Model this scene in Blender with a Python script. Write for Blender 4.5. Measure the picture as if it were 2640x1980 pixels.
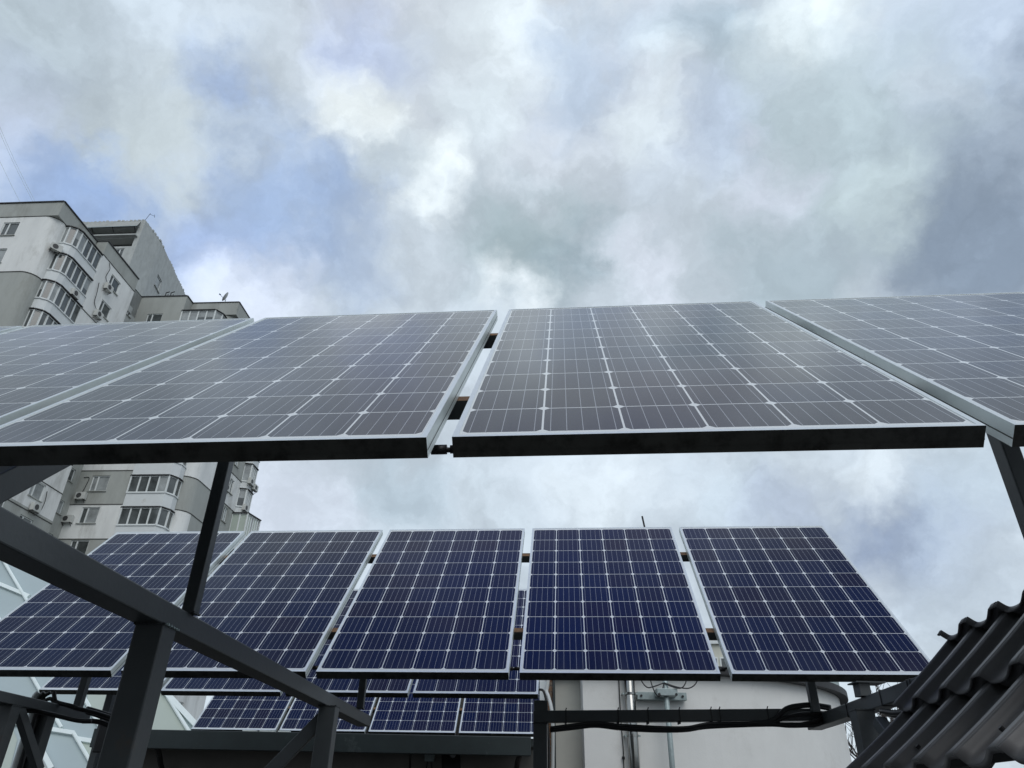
import bpy, math, random
from mathutils import Vector, Matrix
random.seed(7)
for o in list(bpy.data.objects): bpy.data.objects.remove(o)
S = bpy.context.scene
COL = S.collection
R = math.radians

# ------------------------------------------------------------------ camera
PITCH, ROLL, FPX = R(30.483), R(1.1203), 1856.65
cp, sp, cr, sr = math.cos(PITCH), math.sin(PITCH), math.cos(ROLL), math.sin(ROLL)
FWD = Vector((0, cp, sp)); R0 = Vector((1, 0, 0)); U0 = Vector((0, -sp, cp))
RIGHT = R0*cr + U0*sr; UP = U0*cr - R0*sr
cam_d = bpy.data.cameras.new('camera'); cam = bpy.data.objects.new('camera', cam_d); COL.objects.link(cam)
m = Matrix((RIGHT, UP, -FWD)).transposed().to_4x4()
cam.matrix_world = m
cam_d.sensor_width = 36; cam_d.lens = 36*FPX/2640; cam_d.clip_start = .05; cam_d.clip_end = 3000
S.camera = cam
S.render.resolution_x, S.render.resolution_y = 1024, 768
GROUND = -1.6        # eye level is z = 0

# survey helpers: a sight line, cut by a real plane of the place
def ray(x, y): return RIGHT*((x-1320)/FPX) - UP*((y-990)/FPX) + FWD
def atY(x, y, Y): r = ray(x, y); return r*(Y/r.y)
def atz(x, y, z): r = ray(x, y); return r*(z/r.z)

# ------------------------------------------------------------------ world
def lin(c):
    return tuple((v/255/12.92 if v/255 <= .04045 else ((v/255+.055)/1.055)**2.4) for v in c)
SUN_EL, SUN_AZ = R(46), R(165)          # azimuth clockwise from +Y
W = bpy.data.worlds.new('World'); S.world = W; W.use_nodes = True
nt = W.node_tree; N = nt.nodes; L = nt.links; N.clear()
def nd(t, **k):
    n = N.new(t)
    for a, v in k.items(): setattr(n, a, v)
    return n
tc = nd('ShaderNodeTexCoord')
nrm = nd('ShaderNodeVectorMath', operation='NORMALIZE'); L.new(tc.outputs['Generated'], nrm.inputs[0])
def noise(scale, detail, rough, vec, dist=0):
    n = nd('ShaderNodeTexNoise'); n.inputs['Scale'].default_value = scale; n.inputs['Detail'].default_value = detail
    n.inputs['Roughness'].default_value = rough; n.inputs['Distortion'].default_value = dist; L.new(vec, n.inputs['Vector']); return n
def vmath(op, a, b):
    n = nd('ShaderNodeVectorMath', operation=op)
    for i, v in enumerate((a, b)):
        if isinstance(v, (tuple, list)): n.inputs[i].default_value = v
        elif isinstance(v, (int, float)): n.inputs['Scale'].default_value = v
        else: L.new(v, n.inputs[i])
    return n.outputs[0]
n1 = noise(3.0, 5, .55, nrm.outputs[0], 0)
off = vmath('SCALE', vmath('SUBTRACT', n1.outputs['Color'], (.5, .5, .5)), 0)
off.node.inputs['Scale'].default_value = .19
n1b = noise(7, 10, .6, nrm.outputs[0], 0)
off2 = vmath('SCALE', vmath('SUBTRACT', n1b.outputs['Color'], (.5, .5, .5)), 0)
off2.node.inputs['Scale'].default_value = .2
warp = vmath('ADD', vmath('ADD', nrm.outputs[0], off), off2)
sky = nd('ShaderNodeTexSky'); sky.sky_type = 'NISHITA'; sky.sun_disc = False
sky.sun_elevation = SUN_EL; sky.sun_rotation = SUN_AZ; sky.air_density = 1; sky.dust_density = 2
STR = .1
def cc(c, g=1.0): l = lin(c); return (l[0]/STR*g, l[1]/STR*g, l[2]/STR*g, 1)
basecol = nd('ShaderNodeMixRGB'); basecol.inputs[0].default_value = .1
basecol.inputs[1].default_value = cc((199, 211, 221)); L.new(sky.outputs[0], basecol.inputs[2])
cur = basecol.outputs[0]
# cloud patches: where in the sky, how wide (radians), what colour, how dense
K = 1.1935
blobs = [(60,130,230,(168,183,190),.8),(0,270,140,(172,186,206),.7),(190,250,220,(184,197,208),.6),(340,320,200,(178,189,192),.8),
 (480,215,105,(136,160,200),.95),(20,340,110,(205,217,236),.8),(190,420,105,(134,166,218),.7),(80,390,110,(176,198,230),.5),(400,90,200,(204,218,230),.5),
 (800,130,150,(182,197,226),.8),(640,480,190,(150,177,218),.75),(430,530,150,(158,182,224),.75),(540,650,140,(214,224,240),.8),(760,560,130,(176,194,218),.6),
 (790,270,110,(234,243,244),.9),(930,420,100,(230,240,243),.9),(1010,90,200,(218,231,238),.6),(840,390,90,(184,197,205),.7),
 (1150,60,150,(226,238,243),.7),(1040,290,120,(216,230,236),.6),(1250,200,130,(172,189,208),.8),(1385,170,80,(212,226,234),.8),(1340,90,100,(188,204,218),.6),
 (1520,90,140,(166,185,198),.85),(1720,60,140,(224,236,240),.9),(1900,150,120,(186,201,214),.6),(1650,240,170,(176,192,200),.7),
 (2100,60,170,(178,194,214),.7),(2190,190,130,(156,174,196),.8),(1850,320,190,(172,190,196),.7),(1960,250,80,(200,212,222),.7),(2080,500,270,(138,154,172),.97),
 (1860,440,110,(192,208,210),.6),(1150,560,170,(164,184,190),.8),(1260,600,100,(150,170,180),.8),(1130,650,90,(226,235,240),.9),(1420,620,90,(214,222,234),.7),
 (1440,420,120,(204,217,230),.6),(1380,330,90,(222,234,240),.7),(1560,320,120,(182,197,220),.6),(1660,400,90,(206,214,228),.7),(1700,590,150,(168,187,196),.7),(1850,620,90,(208,220,228),.6),
 (600,1100,190,(216,226,240),.8),(860,1060,130,(180,198,210),.75),(1060,1110,110,(196,210,220),.7),(1300,1030,140,(214,226,234),.7),(1560,1080,140,(190,206,218),.6),
 (1700,1090,120,(176,190,210),.7),(1950,1170,170,(144,161,188),.9),(1880,1010,100,(216,228,236),.8),(2110,1040,150,(184,200,212),.7),(2080,1320,170,(190,204,216),.7),(1900,1300,110,(206,218,228),.6)]
# the sky overhead, blue between the clouds
over = [((0, .5, 1), 500, (210, 212, 222), .5), ((.42, .12, .9), 330, (34, 62, 138), .9), ((-.62, .12, .82), 340, (60, 68, 104), .85), ((-.35, .12, .9), 300, (34, 62, 138), .9), ((0, .02, 1), 640, (18, 66, 172), .97), ((-.6, .1, .9), 500, (120, 146, 196), .6)]
for (x, y, r, c, f) in [(None, d, r/K, c, f) for d, r, c, f in over] + blobs:
    d = Vector(y).normalized() if x is None else ray(x*K, y*K).normalized()
    dist = nd('ShaderNodeVectorMath', operation='DISTANCE'); L.new(warp, dist.inputs[0]); dist.inputs[1].default_value = d
    mr = nd('ShaderNodeMapRange', interpolation_type='SMOOTHSTEP')
    L.new(dist.outputs['Value'], mr.inputs['Value'])
    mr.inputs['From Min'].default_value = r*K/FPX*(1.5 if x is None else 1.2); mr.inputs['From Max'].default_value = r*K/FPX*(.5 if x is None else .22)
    mr.inputs['To Min'].default_value = 0; mr.inputs['To Max'].default_value = f
    if x is not None:
        lm = sum(c)/3; sat = 1.0
        f = f*.68 if c[2]-c[0] > 27 and r not in (95, 105) else f
        c = (c[0]-1, c[1], c[2]); f *= .76; c = (c[0], c[1]-.8, c[2]+.8)
    mx = nd('ShaderNodeMixRGB'); L.new(mr.outputs[0], mx.inputs[0]); L.new(cur, mx.inputs[1]); mx.inputs[2].default_value = cc(c)
    cur = mx.outputs[0]
# ragged wisps over everything
n2 = noise(5.2, 13, .56, warp, 0); n3 = noise(15, 10, .6, warp, 0)
def ramp(n, lo, hi, a, b):
    mr = nd('ShaderNodeMapRange', interpolation_type='SMOOTHSTEP'); L.new(n.outputs['Fac'], mr.inputs['Value'])
    mr.inputs['From Min'].default_value = lo; mr.inputs['From Max'].default_value = hi; mr.inputs['To Min'].default_value = a; mr.inputs['To Max'].default_value = b
    return mr.outputs[0]
mul = vmath('MULTIPLY', cur, (1, 1, 1)); L.new(ramp(n2, .36, .64, .86, 1.10), mul.node.inputs[1])
mul2 = vmath('MULTIPLY', mul, (1, 1, 1)); L.new(ramp(n3, .3, .7, .93, 1.06), mul2.node.inputs[1])
gain = vmath('SCALE', mul2, 0); gain.node.inputs['Scale'].default_value = 1.15
mul = gain
bg = nd('ShaderNodeBackground'); bg.inputs['Strength'].default_value = STR; L.new(mul, bg.inputs['Color'])
ow = nd('ShaderNodeOutputWorld'); L.new(bg.outputs[0], ow.inputs[0])

sd = bpy.data.lights.new('sun', 'SUN'); sd.energy = .9; sd.angle = R(40); sd.color = (1, .98, .95)
sun = bpy.data.objects.new('sun', sd); COL.objects.link(sun)
sdir = Vector((math.sin(SUN_AZ)*math.cos(SUN_EL), math.cos(SUN_AZ)*math.cos(SUN_EL), math.sin(SUN_EL)))
sun.rotation_euler = sdir.to_track_quat('Z', 'Y').to_euler(); sun.location = (0, 0, 60)
S.view_settings.view_transform = 'Standard'; S.view_settings.look = 'None'; S.view_settings.exposure = 0; S.view_settings.gamma = 1
S.render.engine = 'CYCLES'; S.cycles.max_bounces = 6

# ------------------------------------------------------------------ materials
def mat(name, base, rough=.6, metal=0, spec=.5, var=0, vscale=3, bump=0, bscale=40, dirt=None, dscale=1.2, dlo=.5, dhi=.7, stretch=None, coat=0):
    M = bpy.data.materials.new(name); M.use_nodes = True; t = M.node_tree; b = t.nodes['Principled BSDF']
    b.inputs['Roughness'].default_value = rough; b.inputs['Metallic'].default_value = metal
    b.inputs['Specular IOR Level'].default_value = spec; b.inputs['Coat Weight'].default_value = coat
    b.inputs['Base Color'].default_value = (*base, 1)
    tcn = t.nodes.new('ShaderNodeTexCoord'); vec = tcn.outputs['Object']
    if stretch:
        mp = t.nodes.new('ShaderNodeMapping'); mp.inputs['Scale'].default_value = stretch; t.links.new(vec, mp.inputs[0]); vec = mp.outputs[0]
    col = None
    if var:
        n = t.nodes.new('ShaderNodeTexNoise'); n.inputs['Scale'].default_value = vscale; n.inputs['Detail'].default_value = 8; n.inputs['Roughness'].default_value = .65
        t.links.new(vec, n.inputs['Vector'])
        r = t.nodes.new('ShaderNodeMapRange'); r.inputs['From Min'].default_value = .3; r.inputs['From Max'].default_value = .7
        r.inputs['To Min'].default_value = 1-var; r.inputs['To Max'].default_value = 1+var
        t.links.new(n.outputs['Fac'], r.inputs['Value'])
        v = t.nodes.new('ShaderNodeVectorMath'); v.operation = 'SCALE'; v.inputs[0].default_value = base; t.links.new(r.outputs[0], v.inputs['Scale'])
        col = v.outputs[0]
    if dirt:
        n = t.nodes.new('ShaderNodeTexNoise'); n.inputs['Scale'].default_value = dscale; n.inputs['Detail'].default_value = 10; n.inputs['Roughness'].default_value = .72
        t.links.new(vec, n.inputs['Vector'])
        r = t.nodes.new('ShaderNodeMapRange'); r.inputs['From Min'].default_value = dlo; r.inputs['From Max'].default_value = dhi
        t.links.new(n.outputs['Fac'], r.inputs['Value'])
        x = t.nodes.new('ShaderNodeMixRGB'); t.links.new(r.outputs[0], x.inputs[0]); x.inputs[2].default_value = (*dirt, 1)
        if col: t.links.new(col, x.inputs[1])
        else: x.inputs[1].default_value = (*base, 1)
        col = x.outputs[0]
    if col: t.links.new(col, b.inputs['Base Color'])
    if bump:
        n = t.nodes.new('ShaderNodeTexNoise'); n.inputs['Scale'].default_value = bscale; n.inputs['Detail'].default_value = 5
        t.links.new(tcn.outputs['Object'], n.inputs['Vector'])
        q = t.nodes.new('ShaderNodeBump'); q.inputs['Strength'].default_value = bump; q.inputs['Distance'].default_value = .01
        t.links.new(n.outputs['Fac'], q.inputs['Height']); t.links.new(q.outputs[0], b.inputs['Normal'])
    return M

def cell_material():
    M = bpy.data.materials.new('mono_cells'); M.use_nodes = True; t = M.node_tree; b = t.nodes['Principled BSDF']; n = t.nodes; l = t.links
    def mth(op, a, c=None, d=None, clamp=False):
        k = n.new('ShaderNodeMath'); k.operation = op; k.use_clamp = clamp
        for i, v in enumerate((a, c, d)):
            if v is None: continue
            if isinstance(v, (int, float)): k.inputs[i].default_value = v
            else: l.new(v, k.inputs[i])
        return k.outputs[0]
    tcn = n.new('ShaderNodeTexCoord'); sx = n.new('ShaderNodeSeparateXYZ'); l.new(tcn.outputs['Object'], sx.inputs[0])
    PX, PY = .1607, .1597                       # cell pitch
    MX, MY = (.992-6*PX)/2, (1.65-10*PY)/2
    u = mth('DIVIDE', mth('SUBTRACT', sx.outputs[0], MX), PX); v = mth('DIVIDE', mth('SUBTRACT', sx.outputs[1], MY), PY)
    iu, iv = mth('FLOOR', u), mth('FLOOR', v)
    fu, fv = mth('SUBTRACT', mth('SUBTRACT', u, iu), .5), mth('SUBTRACT', mth('SUBTRACT', v, iv), .5)
    ax, ay = mth('MULTIPLY', mth('ABSOLUTE', fu), PX), mth('MULTIPLY', mth('ABSOLUTE', fv), PY)
    h = .15675/2
    def inside(val, lim, soft=.0003): return mth('DIVIDE', mth('SUBTRACT', lim, val), soft, clamp=True)
    c = mth('MINIMUM', inside(ax, h), inside(ay, h))
    c = mth('MINIMUM', c, inside(mth('ADD', ax, ay), 2*h-.0105))
    for (val, lim) in ((iu, 5.5), (iv, 9.5)): c = mth('MINIMUM', c, mth('LESS_THAN', val, lim))
    for val in (iu, iv): c = mth('MINIMUM', c, mth('GREATER_THAN', val, -.5))
    # five busbars per cell, running up the panel
    bu = mth('MULTIPLY', mth('ADD', fu, .5), 5.0); bf = mth('ABSOLUTE', mth('SUBTRACT', mth('FRACT', bu), .5))
    bus = inside(mth('MULTIPLY', bf, PX/5), .0009, .0004)
    inpan = mth('MINIMUM', mth('MINIMUM', mth('GREATER_THAN', v, .02), mth('LESS_THAN', v, 9.98)), mth('MINIMUM', mth('GREATER_THAN', u, 0), mth('LESS_THAN', u, 6)))
    bus = mth('MULTIPLY', bus, inpan)
    wn = n.new('ShaderNodeTexWhiteNoise'); cmb = n.new('ShaderNodeCombineXYZ'); l.new(iu, cmb.inputs[0]); l.new(iv, cmb.inputs[1])
    oi = n.new('ShaderNodeObjectInfo'); l.new(mth('MULTIPLY', oi.outputs['Random'], 97.0), cmb.inputs[2]); wn.noise_dimensions = '3D'; l.new(cmb.outputs[0], wn.inputs['Vector'])
    ns = n.new('ShaderNodeTexNoise'); ns.inputs['Scale'].default_value = 1.6; ns.inputs['Detail'].default_value = 2
    va = n.new('ShaderNodeVectorMath'); va.operation = 'ADD'; l.new(tcn.outputs['Object'], va.inputs[0]); l.new(cmb.outputs[0], va.inputs[1])
    l.new(tcn.outputs['Object'], ns.inputs['Vector'])
    f = mth('ADD', mth('MULTIPLY', wn.outputs['Value'], .45), mth('MULTIPLY', ns.outputs['Fac'], .6), clamp=True)
    rp = n.new('ShaderNodeValToRGB'); e = rp.color_ramp.elements
    e[0].position = .15; e[0].color = (.0035, .0085, .036, 1); e[1].position = .9; e[1].color = (.0125, .009, .0165, 1)
    k = rp.color_ramp.elements.new(.5); k.color = (.0045, .0075, .024, 1)
    l.new(f, rp.inputs[0])
    m1 = n.new('ShaderNodeMixRGB'); l.new(c, m1.inputs[0]); m1.inputs[1].default_value = (.68, .71, .71, 1); l.new(rp.outputs[0], m1.inputs[2])
    m2 = n.new('ShaderNodeMixRGB'); l.new(mth('MULTIPLY', bus, .9), m2.inputs[0]); l.new(m1.outputs[0], m2.inputs[1]); m2.inputs[2].default_value = (.34, .36, .4, 1)
    mpd = n.new('ShaderNodeMapping'); mpd.inputs['Scale'].default_value = (22, 1.2, 1); l.new(tcn.outputs['Object'], mpd.inputs[0])
    dr = n.new('ShaderNodeTexNoise'); dr.inputs['Scale'].default_value = 1; dr.inputs['Detail'].default_value = 6; l.new(va.outputs[0], mpd.inputs[0]); l.new(mpd.outputs[0], dr.inputs['Vector'])
    low = mth('SUBTRACT', 1.0, mth('DIVIDE', sx.outputs[1], .22), clamp=True)
    dust = mth('MULTIPLY', mth('MULTIPLY', mth('SUBTRACT', dr.outputs['Fac'], .35, clamp=True), .35), mth('ADD', mth('MULTIPLY', low, .55), .07))
    m3 = n.new('ShaderNodeMixRGB'); l.new(dust, m3.inputs[0]); l.new(m2.outputs[0], m3.inputs[1]); m3.inputs[2].default_value = (.3, .29, .27, 1); m2 = m3
    l.new(m2.outputs[0], b.inputs['Base Color'])
    b.inputs['Roughness'].default_value = .9; b.inputs['Specular IOR Level'].default_value = .05
    b.inputs['Coat Weight'].default_value = 1; b.inputs['Coat IOR'].default_value = 1.4
    # faint dust in the glass
    dn = n.new('ShaderNodeTexNoise'); dn.inputs['Scale'].default_value = 5; dn.inputs['Detail'].default_value = 8; l.new(tcn.outputs['Object'], dn.inputs['Vector'])
    rr = n.new('ShaderNodeMapRange'); l.new(dn.outputs['Fac'], rr.inputs['Value']); rr.inputs['To Min'].default_value = .05; rr.inputs['To Max'].default_value = .16
    l.new(rr.outputs[0], b.inputs['Coat Roughness'])
    return M
MT = {}
MT['cells'] = cell_material()
MT['back'] = mat('white_backsheet', (.6, .62, .62), .7)
MT['alu'] = mat('anodised_aluminium', (.74, .79, .77), .42, .4, var=.06, vscale=9, dirt=(.35, .36, .33), dscale=14, dlo=.6, dhi=.85)
MT['shade_grime'] = mat('shaded_grimy_aluminium', (.06, .062, .056), .5, .3, var=.25, vscale=7, dirt=(.018, .018, .015), dscale=16, dlo=.48, dhi=.66)  # mottled grime, darkened further to hold the shade of the down-facing bottom rail
MT['paint'] = mat('graphite_paint', (.058, .066, .07), .42, 0, .5, var=.12, vscale=5, bump=.05, bscale=60, dirt=(.1, .07, .045), dscale=5, dlo=.62, dhi=.85)
MT['rust'] = mat('rusty_primer', (.2, .115, .06), .8, var=.3, vscale=30, dirt=(.08, .05, .035), dscale=18)
MT['rubber'] = mat('black_cable', (.012, .012, .013), .45)
MT['greypipe'] = mat('pale_conduit', (.55, .57, .56), .5)
MT['galv'] = mat('galvanised_steel', (.34, .4, .4), .5, .5, var=.15, vscale=25)
MT['steel'] = mat('polished_flue_steel', (.3, .3, .29), .16, 1, var=.1, vscale=6)
MT['tile'] = mat('charcoal_metal_tile', (.15, .148, .152), .5, 0, .5, var=.12, vscale=4, bump=.04, bscale=300, dirt=(.09, .09, .09), dscale=9, dlo=.6, dhi=.85)
MT['wallw'] = mat('pale_render', (.76, .76, .74), .9, spec=.1, var=.05, vscale=1.6, bump=.12, bscale=60, dirt=(.6, .59, .56), dscale=1.3, dlo=.55, dhi=.8)
MT['wallrec'] = mat('shade_grey_render', (.5, .5, .46), .9, spec=.1, var=.08, vscale=2, bump=.1, bscale=60)  # pale render greyed to carry the recess's shade; also backs the brick
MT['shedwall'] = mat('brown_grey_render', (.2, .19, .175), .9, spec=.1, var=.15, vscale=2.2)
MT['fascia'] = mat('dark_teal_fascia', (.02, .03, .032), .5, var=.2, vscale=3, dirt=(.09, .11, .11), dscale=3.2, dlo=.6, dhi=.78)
MT['brick'] = mat('old_brick', (.3, .17, .1), .9, var=.4, vscale=9, dirt=(.5, .45, .38), dscale=6)
ST = (1, 1, .3)
MT['plw'] = mat('white_plaster', (.79, .8, .78), .9, spec=.15, var=.1, vscale=.8, bump=.3, bscale=6, dirt=(.48, .48, .45), dscale=.5, dlo=.52, dhi=.72, stretch=ST)
MT['plg'] = mat('grey_plaster', (.41, .425, .4), .9, spec=.15, var=.1, vscale=.9, bump=.3, bscale=6, dirt=(.27, .27, .24), dscale=.5, dlo=.5, dhi=.75, stretch=ST)
MT['plt'] = mat('raw_concrete_plaster', (.5, .52, .505), .95, spec=.1, var=.12, vscale=2.6, bump=.5, bscale=5, dirt=(.36, .37, .35), dscale=.9, dlo=.55, dhi=.75, stretch=(1, 1, .5))
MT['bayw'] = mat('white_balcony_paint', (.72, .75, .75), .8, var=.05, vscale=1, dirt=(.45, .42, .38), dscale=.8, dlo=.62, dhi=.8)
MT['seam'] = mat('dark_seam', (.07, .07, .065), .9)
MT['glass'] = mat('window_glass', (.075, .085, .085), .06, 0, .8, var=.5, vscale=.7)
MT['curtain'] = mat('pale_curtain_glass', (.32, .34, .34), .12, 0, .6, var=.35, vscale=1.1)
MT['pvc'] = mat('white_pvc', (.74, .77, .76), .5)
MT['flash'] = mat('dark_roof_flashing', (.02, .02, .022), .6)
MT['ac'] = mat('ac_white', (.58, .59, .56), .6, var=.08, vscale=3)
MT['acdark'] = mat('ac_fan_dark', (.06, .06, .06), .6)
MT['pane'] = mat('pale_glazing', (.42, .5, .51), .12, 0, .6, var=.06, vscale=.5)
MT['pane2'] = mat('greenish_glazing', (.47, .53, .47), .14, 0, .5, var=.06, vscale=.5)
MT['mullion'] = mat('white_mullion', (.8, .88, .86), .45, var=.04, vscale=3)
MT['cream'] = mat('cream_facade', (.62, .62, .54), .9, var=.06, vscale=.3)
MT['bark'] = mat('bare_bark', (.07, .06, .055), .9)
MT['ground'] = mat('dark_bitumen', (.045, .045, .042), .9, var=.3, vscale=.4, dirt=(.08, .075, .07), dscale=.15)
MT['blackbox'] = mat('black_plastic', (.015, .015, .016), .35)

# ------------------------------------------------------------------ mesh helpers
class MB:
    def __init__(s): s.v = []; s.f = []; s.mi = []; s.mats = []
    def idx(s, m):
        if m not in s.mats: s.mats.append(m)
        return s.mats.index(m)
    def face(s, pts, m):
        k = len(s.v); s.v += [Vector(p) for p in pts]; s.f.append(tuple(range(k, k+len(pts)))); s.mi.append(s.idx(m))
    def obox(s, c, ax, ay, az, hx, hy, hz, m, mats=None):
        c = Vector(c); ax = Vector(ax)*hx; ay = Vector(ay)*hy; az = Vector(az)*hz
        k = len(s.v)
        for (i, j, l) in ((-1,-1,-1),(1,-1,-1),(1,1,-1),(-1,1,-1),(-1,-1,1),(1,-1,1),(1,1,1),(-1,1,1)): s.v.append(c+ax*i+ay*j+az*l)
        fs = [(0,3,2,1),(4,5,6,7),(0,1,5,4),(2,3,7,6),(1,2,6,5),(3,0,4,7)]   # -z +z -y +y +x -x
        names = ['-z','+z','-y','+y','+x','-x']
        for q, nme in zip(fs, names):
            s.f.append(tuple(k+i for i in q)); s.mi.append(s.idx((mats or {}).get(nme, m)))
    def box(s, lo, hi, m):
        lo = Vector(lo); hi = Vector(hi); c = (lo+hi)/2; h = (hi-lo)/2
        s.obox(c, (1,0,0), (0,1,0), (0,0,1), h.x, h.y, h.z, m)
    def bar(s, a, b, w, h, m, up=(0,0,1), mats=None):
        a = Vector(a); b = Vector(b); d = (b-a); ln = d.length; d.normalize()
        side = d.cross(Vector(up)); side.normalize(); u = side.cross(d)
        s.obox((a+b)/2, d, side, u, ln/2, w/2, h/2, m, mats)
    def tube(s, pts, r, m, seg=10, caps=True, r2=None):
        pts = [Vector(p) for p in pts]; rings = []; prev = None
        for i, p in enumerate(pts):
            if i == 0: t = pts[1]-p
            elif i == len(pts)-1: t = p-pts[i-1]
            else: t = pts[i+1]-pts[i-1]
            t.normalize()
            if prev is None: a = t.orthogonal().normalized()
            else: a = (prev - t*prev.dot(t)).normalized()
            prev = a; b = t.cross(a)
            rr = r if r2 is None else r+(r2-r)*i/(len(pts)-1)
            k = len(s.v); rings.append(k)
            for j in range(seg):
                an = 2*math.pi*j/seg; s.v.append(p+(a*math.cos(an)+b*math.sin(an))*rr)
        for k, q in zip(rings, rings[1:]):
            for j in range(seg):
                s.f.append((k+j, k+(j+1) % seg, q+(j+1) % seg, q+j)); s.mi.append(s.idx(m))
        if caps:
            s.f.append(tuple(rings[0]+j for j in reversed(range(seg)))); s.mi.append(s.idx(m))
            s.f.append(tuple(rings[-1]+j for j in range(seg))); s.mi.append(s.idx(m))
    def prism(s, poly, z0, z1, m, top=None):
        n = len(poly)
        for i in range(n):
            a, b = poly[i], poly[(i+1) % n]
            s.face([(a[0],a[1],z0),(b[0],b[1],z0),(b[0],b[1],z1),(a[0],a[1],z1)], m)
        s.face([(p[0],p[1],z1) for p in poly], top or m); s.face([(p[0],p[1],z0) for p in reversed(poly)], m)
    def build(s, name, parent=None, smooth=False, bevel=0):
        me = bpy.data.meshes.new(name)
        org = Vector(parent.get('_o', (0,0,0))) if parent else Vector((0,0,0))
        me.from_pydata([tuple(v-org) for v in s.v], [], s.f)
        for q in s.mats: me.materials.append(MT[q])
        for p, i in zip(me.polygons, s.mi): p.material_index = i
        if smooth:
            for p in me.polygons: p.use_smooth = True
        me.update()
        o = bpy.data.objects.new(name, me); COL.objects.link(o)
        if parent: o.parent = parent; o['_o'] = tuple(org)
        if bevel:
            md = o.modifiers.new('bevel', 'BEVEL'); md.width = bevel; md.segments = 2; md.limit_method = 'ANGLE'; md.angle_limit = R(40)
        return o
def thing(name, label, cat, loc=(0,0,0), group=None, local=False):
    o = bpy.data.objects.new(name, None); COL.objects.link(o); o.location = loc; o.empty_display_size = .2
    o['label'] = label; o['category'] = cat; o['_o'] = (0,0,0) if local else tuple(loc)
    if group: o['group'] = group
    return o
def tag(o, label, cat, group=None):
    o['label'] = label; o['category'] = cat
    if group: o['group'] = group
    return o
def struct(o): o['kind'] = 'structure'; return o
def smooth_path(pts, n=6):
    pts = [Vector(p) for p in pts]; out = []
    P = [pts[0]*2-pts[1]] + pts + [pts[-1]*2-pts[-2]]
    for i in range(1, len(P)-2):
        p0, p1, p2, p3 = P[i-1:i+3]
        for k in range(n):
            t = k/n
            out.append(.5*((2*p1)+(p2-p0)*t+(2*p0-5*p1+4*p2-p3)*t*t+(3*p1-p0-3*p2+p3)*t**3))
    out.append(pts[-1]); return out

# ------------------------------------------------------------------ ground
g = MB(); g.face([(-900,-900,GROUND),(900,-900,GROUND),(900,900,GROUND),(-900,900,GROUND)], 'ground'); struct(g.build('ground'))

# ------------------------------------------------------------------ apartment building (own axes a, b)
PB = R(-4); E1 = Vector((math.cos(PB), math.sin(PB), 0)); E2 = Vector((-math.sin(PB), math.cos(PB), 0)); E3 = Vector((0,0,1))
def bp(a, b, z): return E1*a + E2*b + E3*z
apt = thing('apartment_building', 'tall grey and white apartment block with bay balconies behind the panels on the left', 'apartment building', bp(-38, 50, GROUND))
FL = 2.668
def wall(mb, p0, p1, z0, z1, holes, bands, depth=.16):
    """p0,p1 plan points seen left to right from outside; holes (u0,u1,z0,z1); bands list (ztop, mat) from low to high"""
    P0 = Vector((*p0, 0)); P1 = Vector((*p1, 0)); ln = (P1-P0).length; d = (P1-P0)/ln; inn = Vector((-d.y, d.x, 0))
    def W3(u, z, k=0): q = P0 + d*u + inn*k; return bp(q.x, q.y, z)
    us = sorted(set([0, ln] + [h[i] for h in holes for i in (0, 1)])); zs = sorted(set([z0, z1] + [h[i] for h in holes for i in (2, 3)] + [b[0] for b in bands if z0 < b[0] < z1]))
    def mm(z):
        for zt, q in bands:
            if z < zt: return q
        return bands[-1][1]
    for i in range(len(us)-1):
        for j in range(len(zs)-1):
            um, zm = (us[i]+us[i+1])/2, (zs[j]+zs[j+1])/2
            if any(h[0] < um < h[1] and h[2] < zm < h[3] for h in holes): continue
            mb.face([W3(us[i], zs[j]), W3(us[i+1], zs[j]), W3(us[i+1], zs[j+1]), W3(us[i], zs[j+1])], mm(zm))
    for h in holes:
        q = mm((h[2]+h[3])/2); a, b, c, e = h
        mb.face([W3(a,c), W3(b,c), W3(b,c,depth), W3(a,c,depth)], q); mb.face([W3(a,e,depth), W3(b,e,depth), W3(b,e), W3(a,e)], q)
        mb.face([W3(a,c,depth), W3(a,e,depth), W3(a,e), W3(a,c)], q); mb.face([W3(b,c), W3(b,e), W3(b,e,depth), W3(b,c,depth)], q)
    return W3
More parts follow.
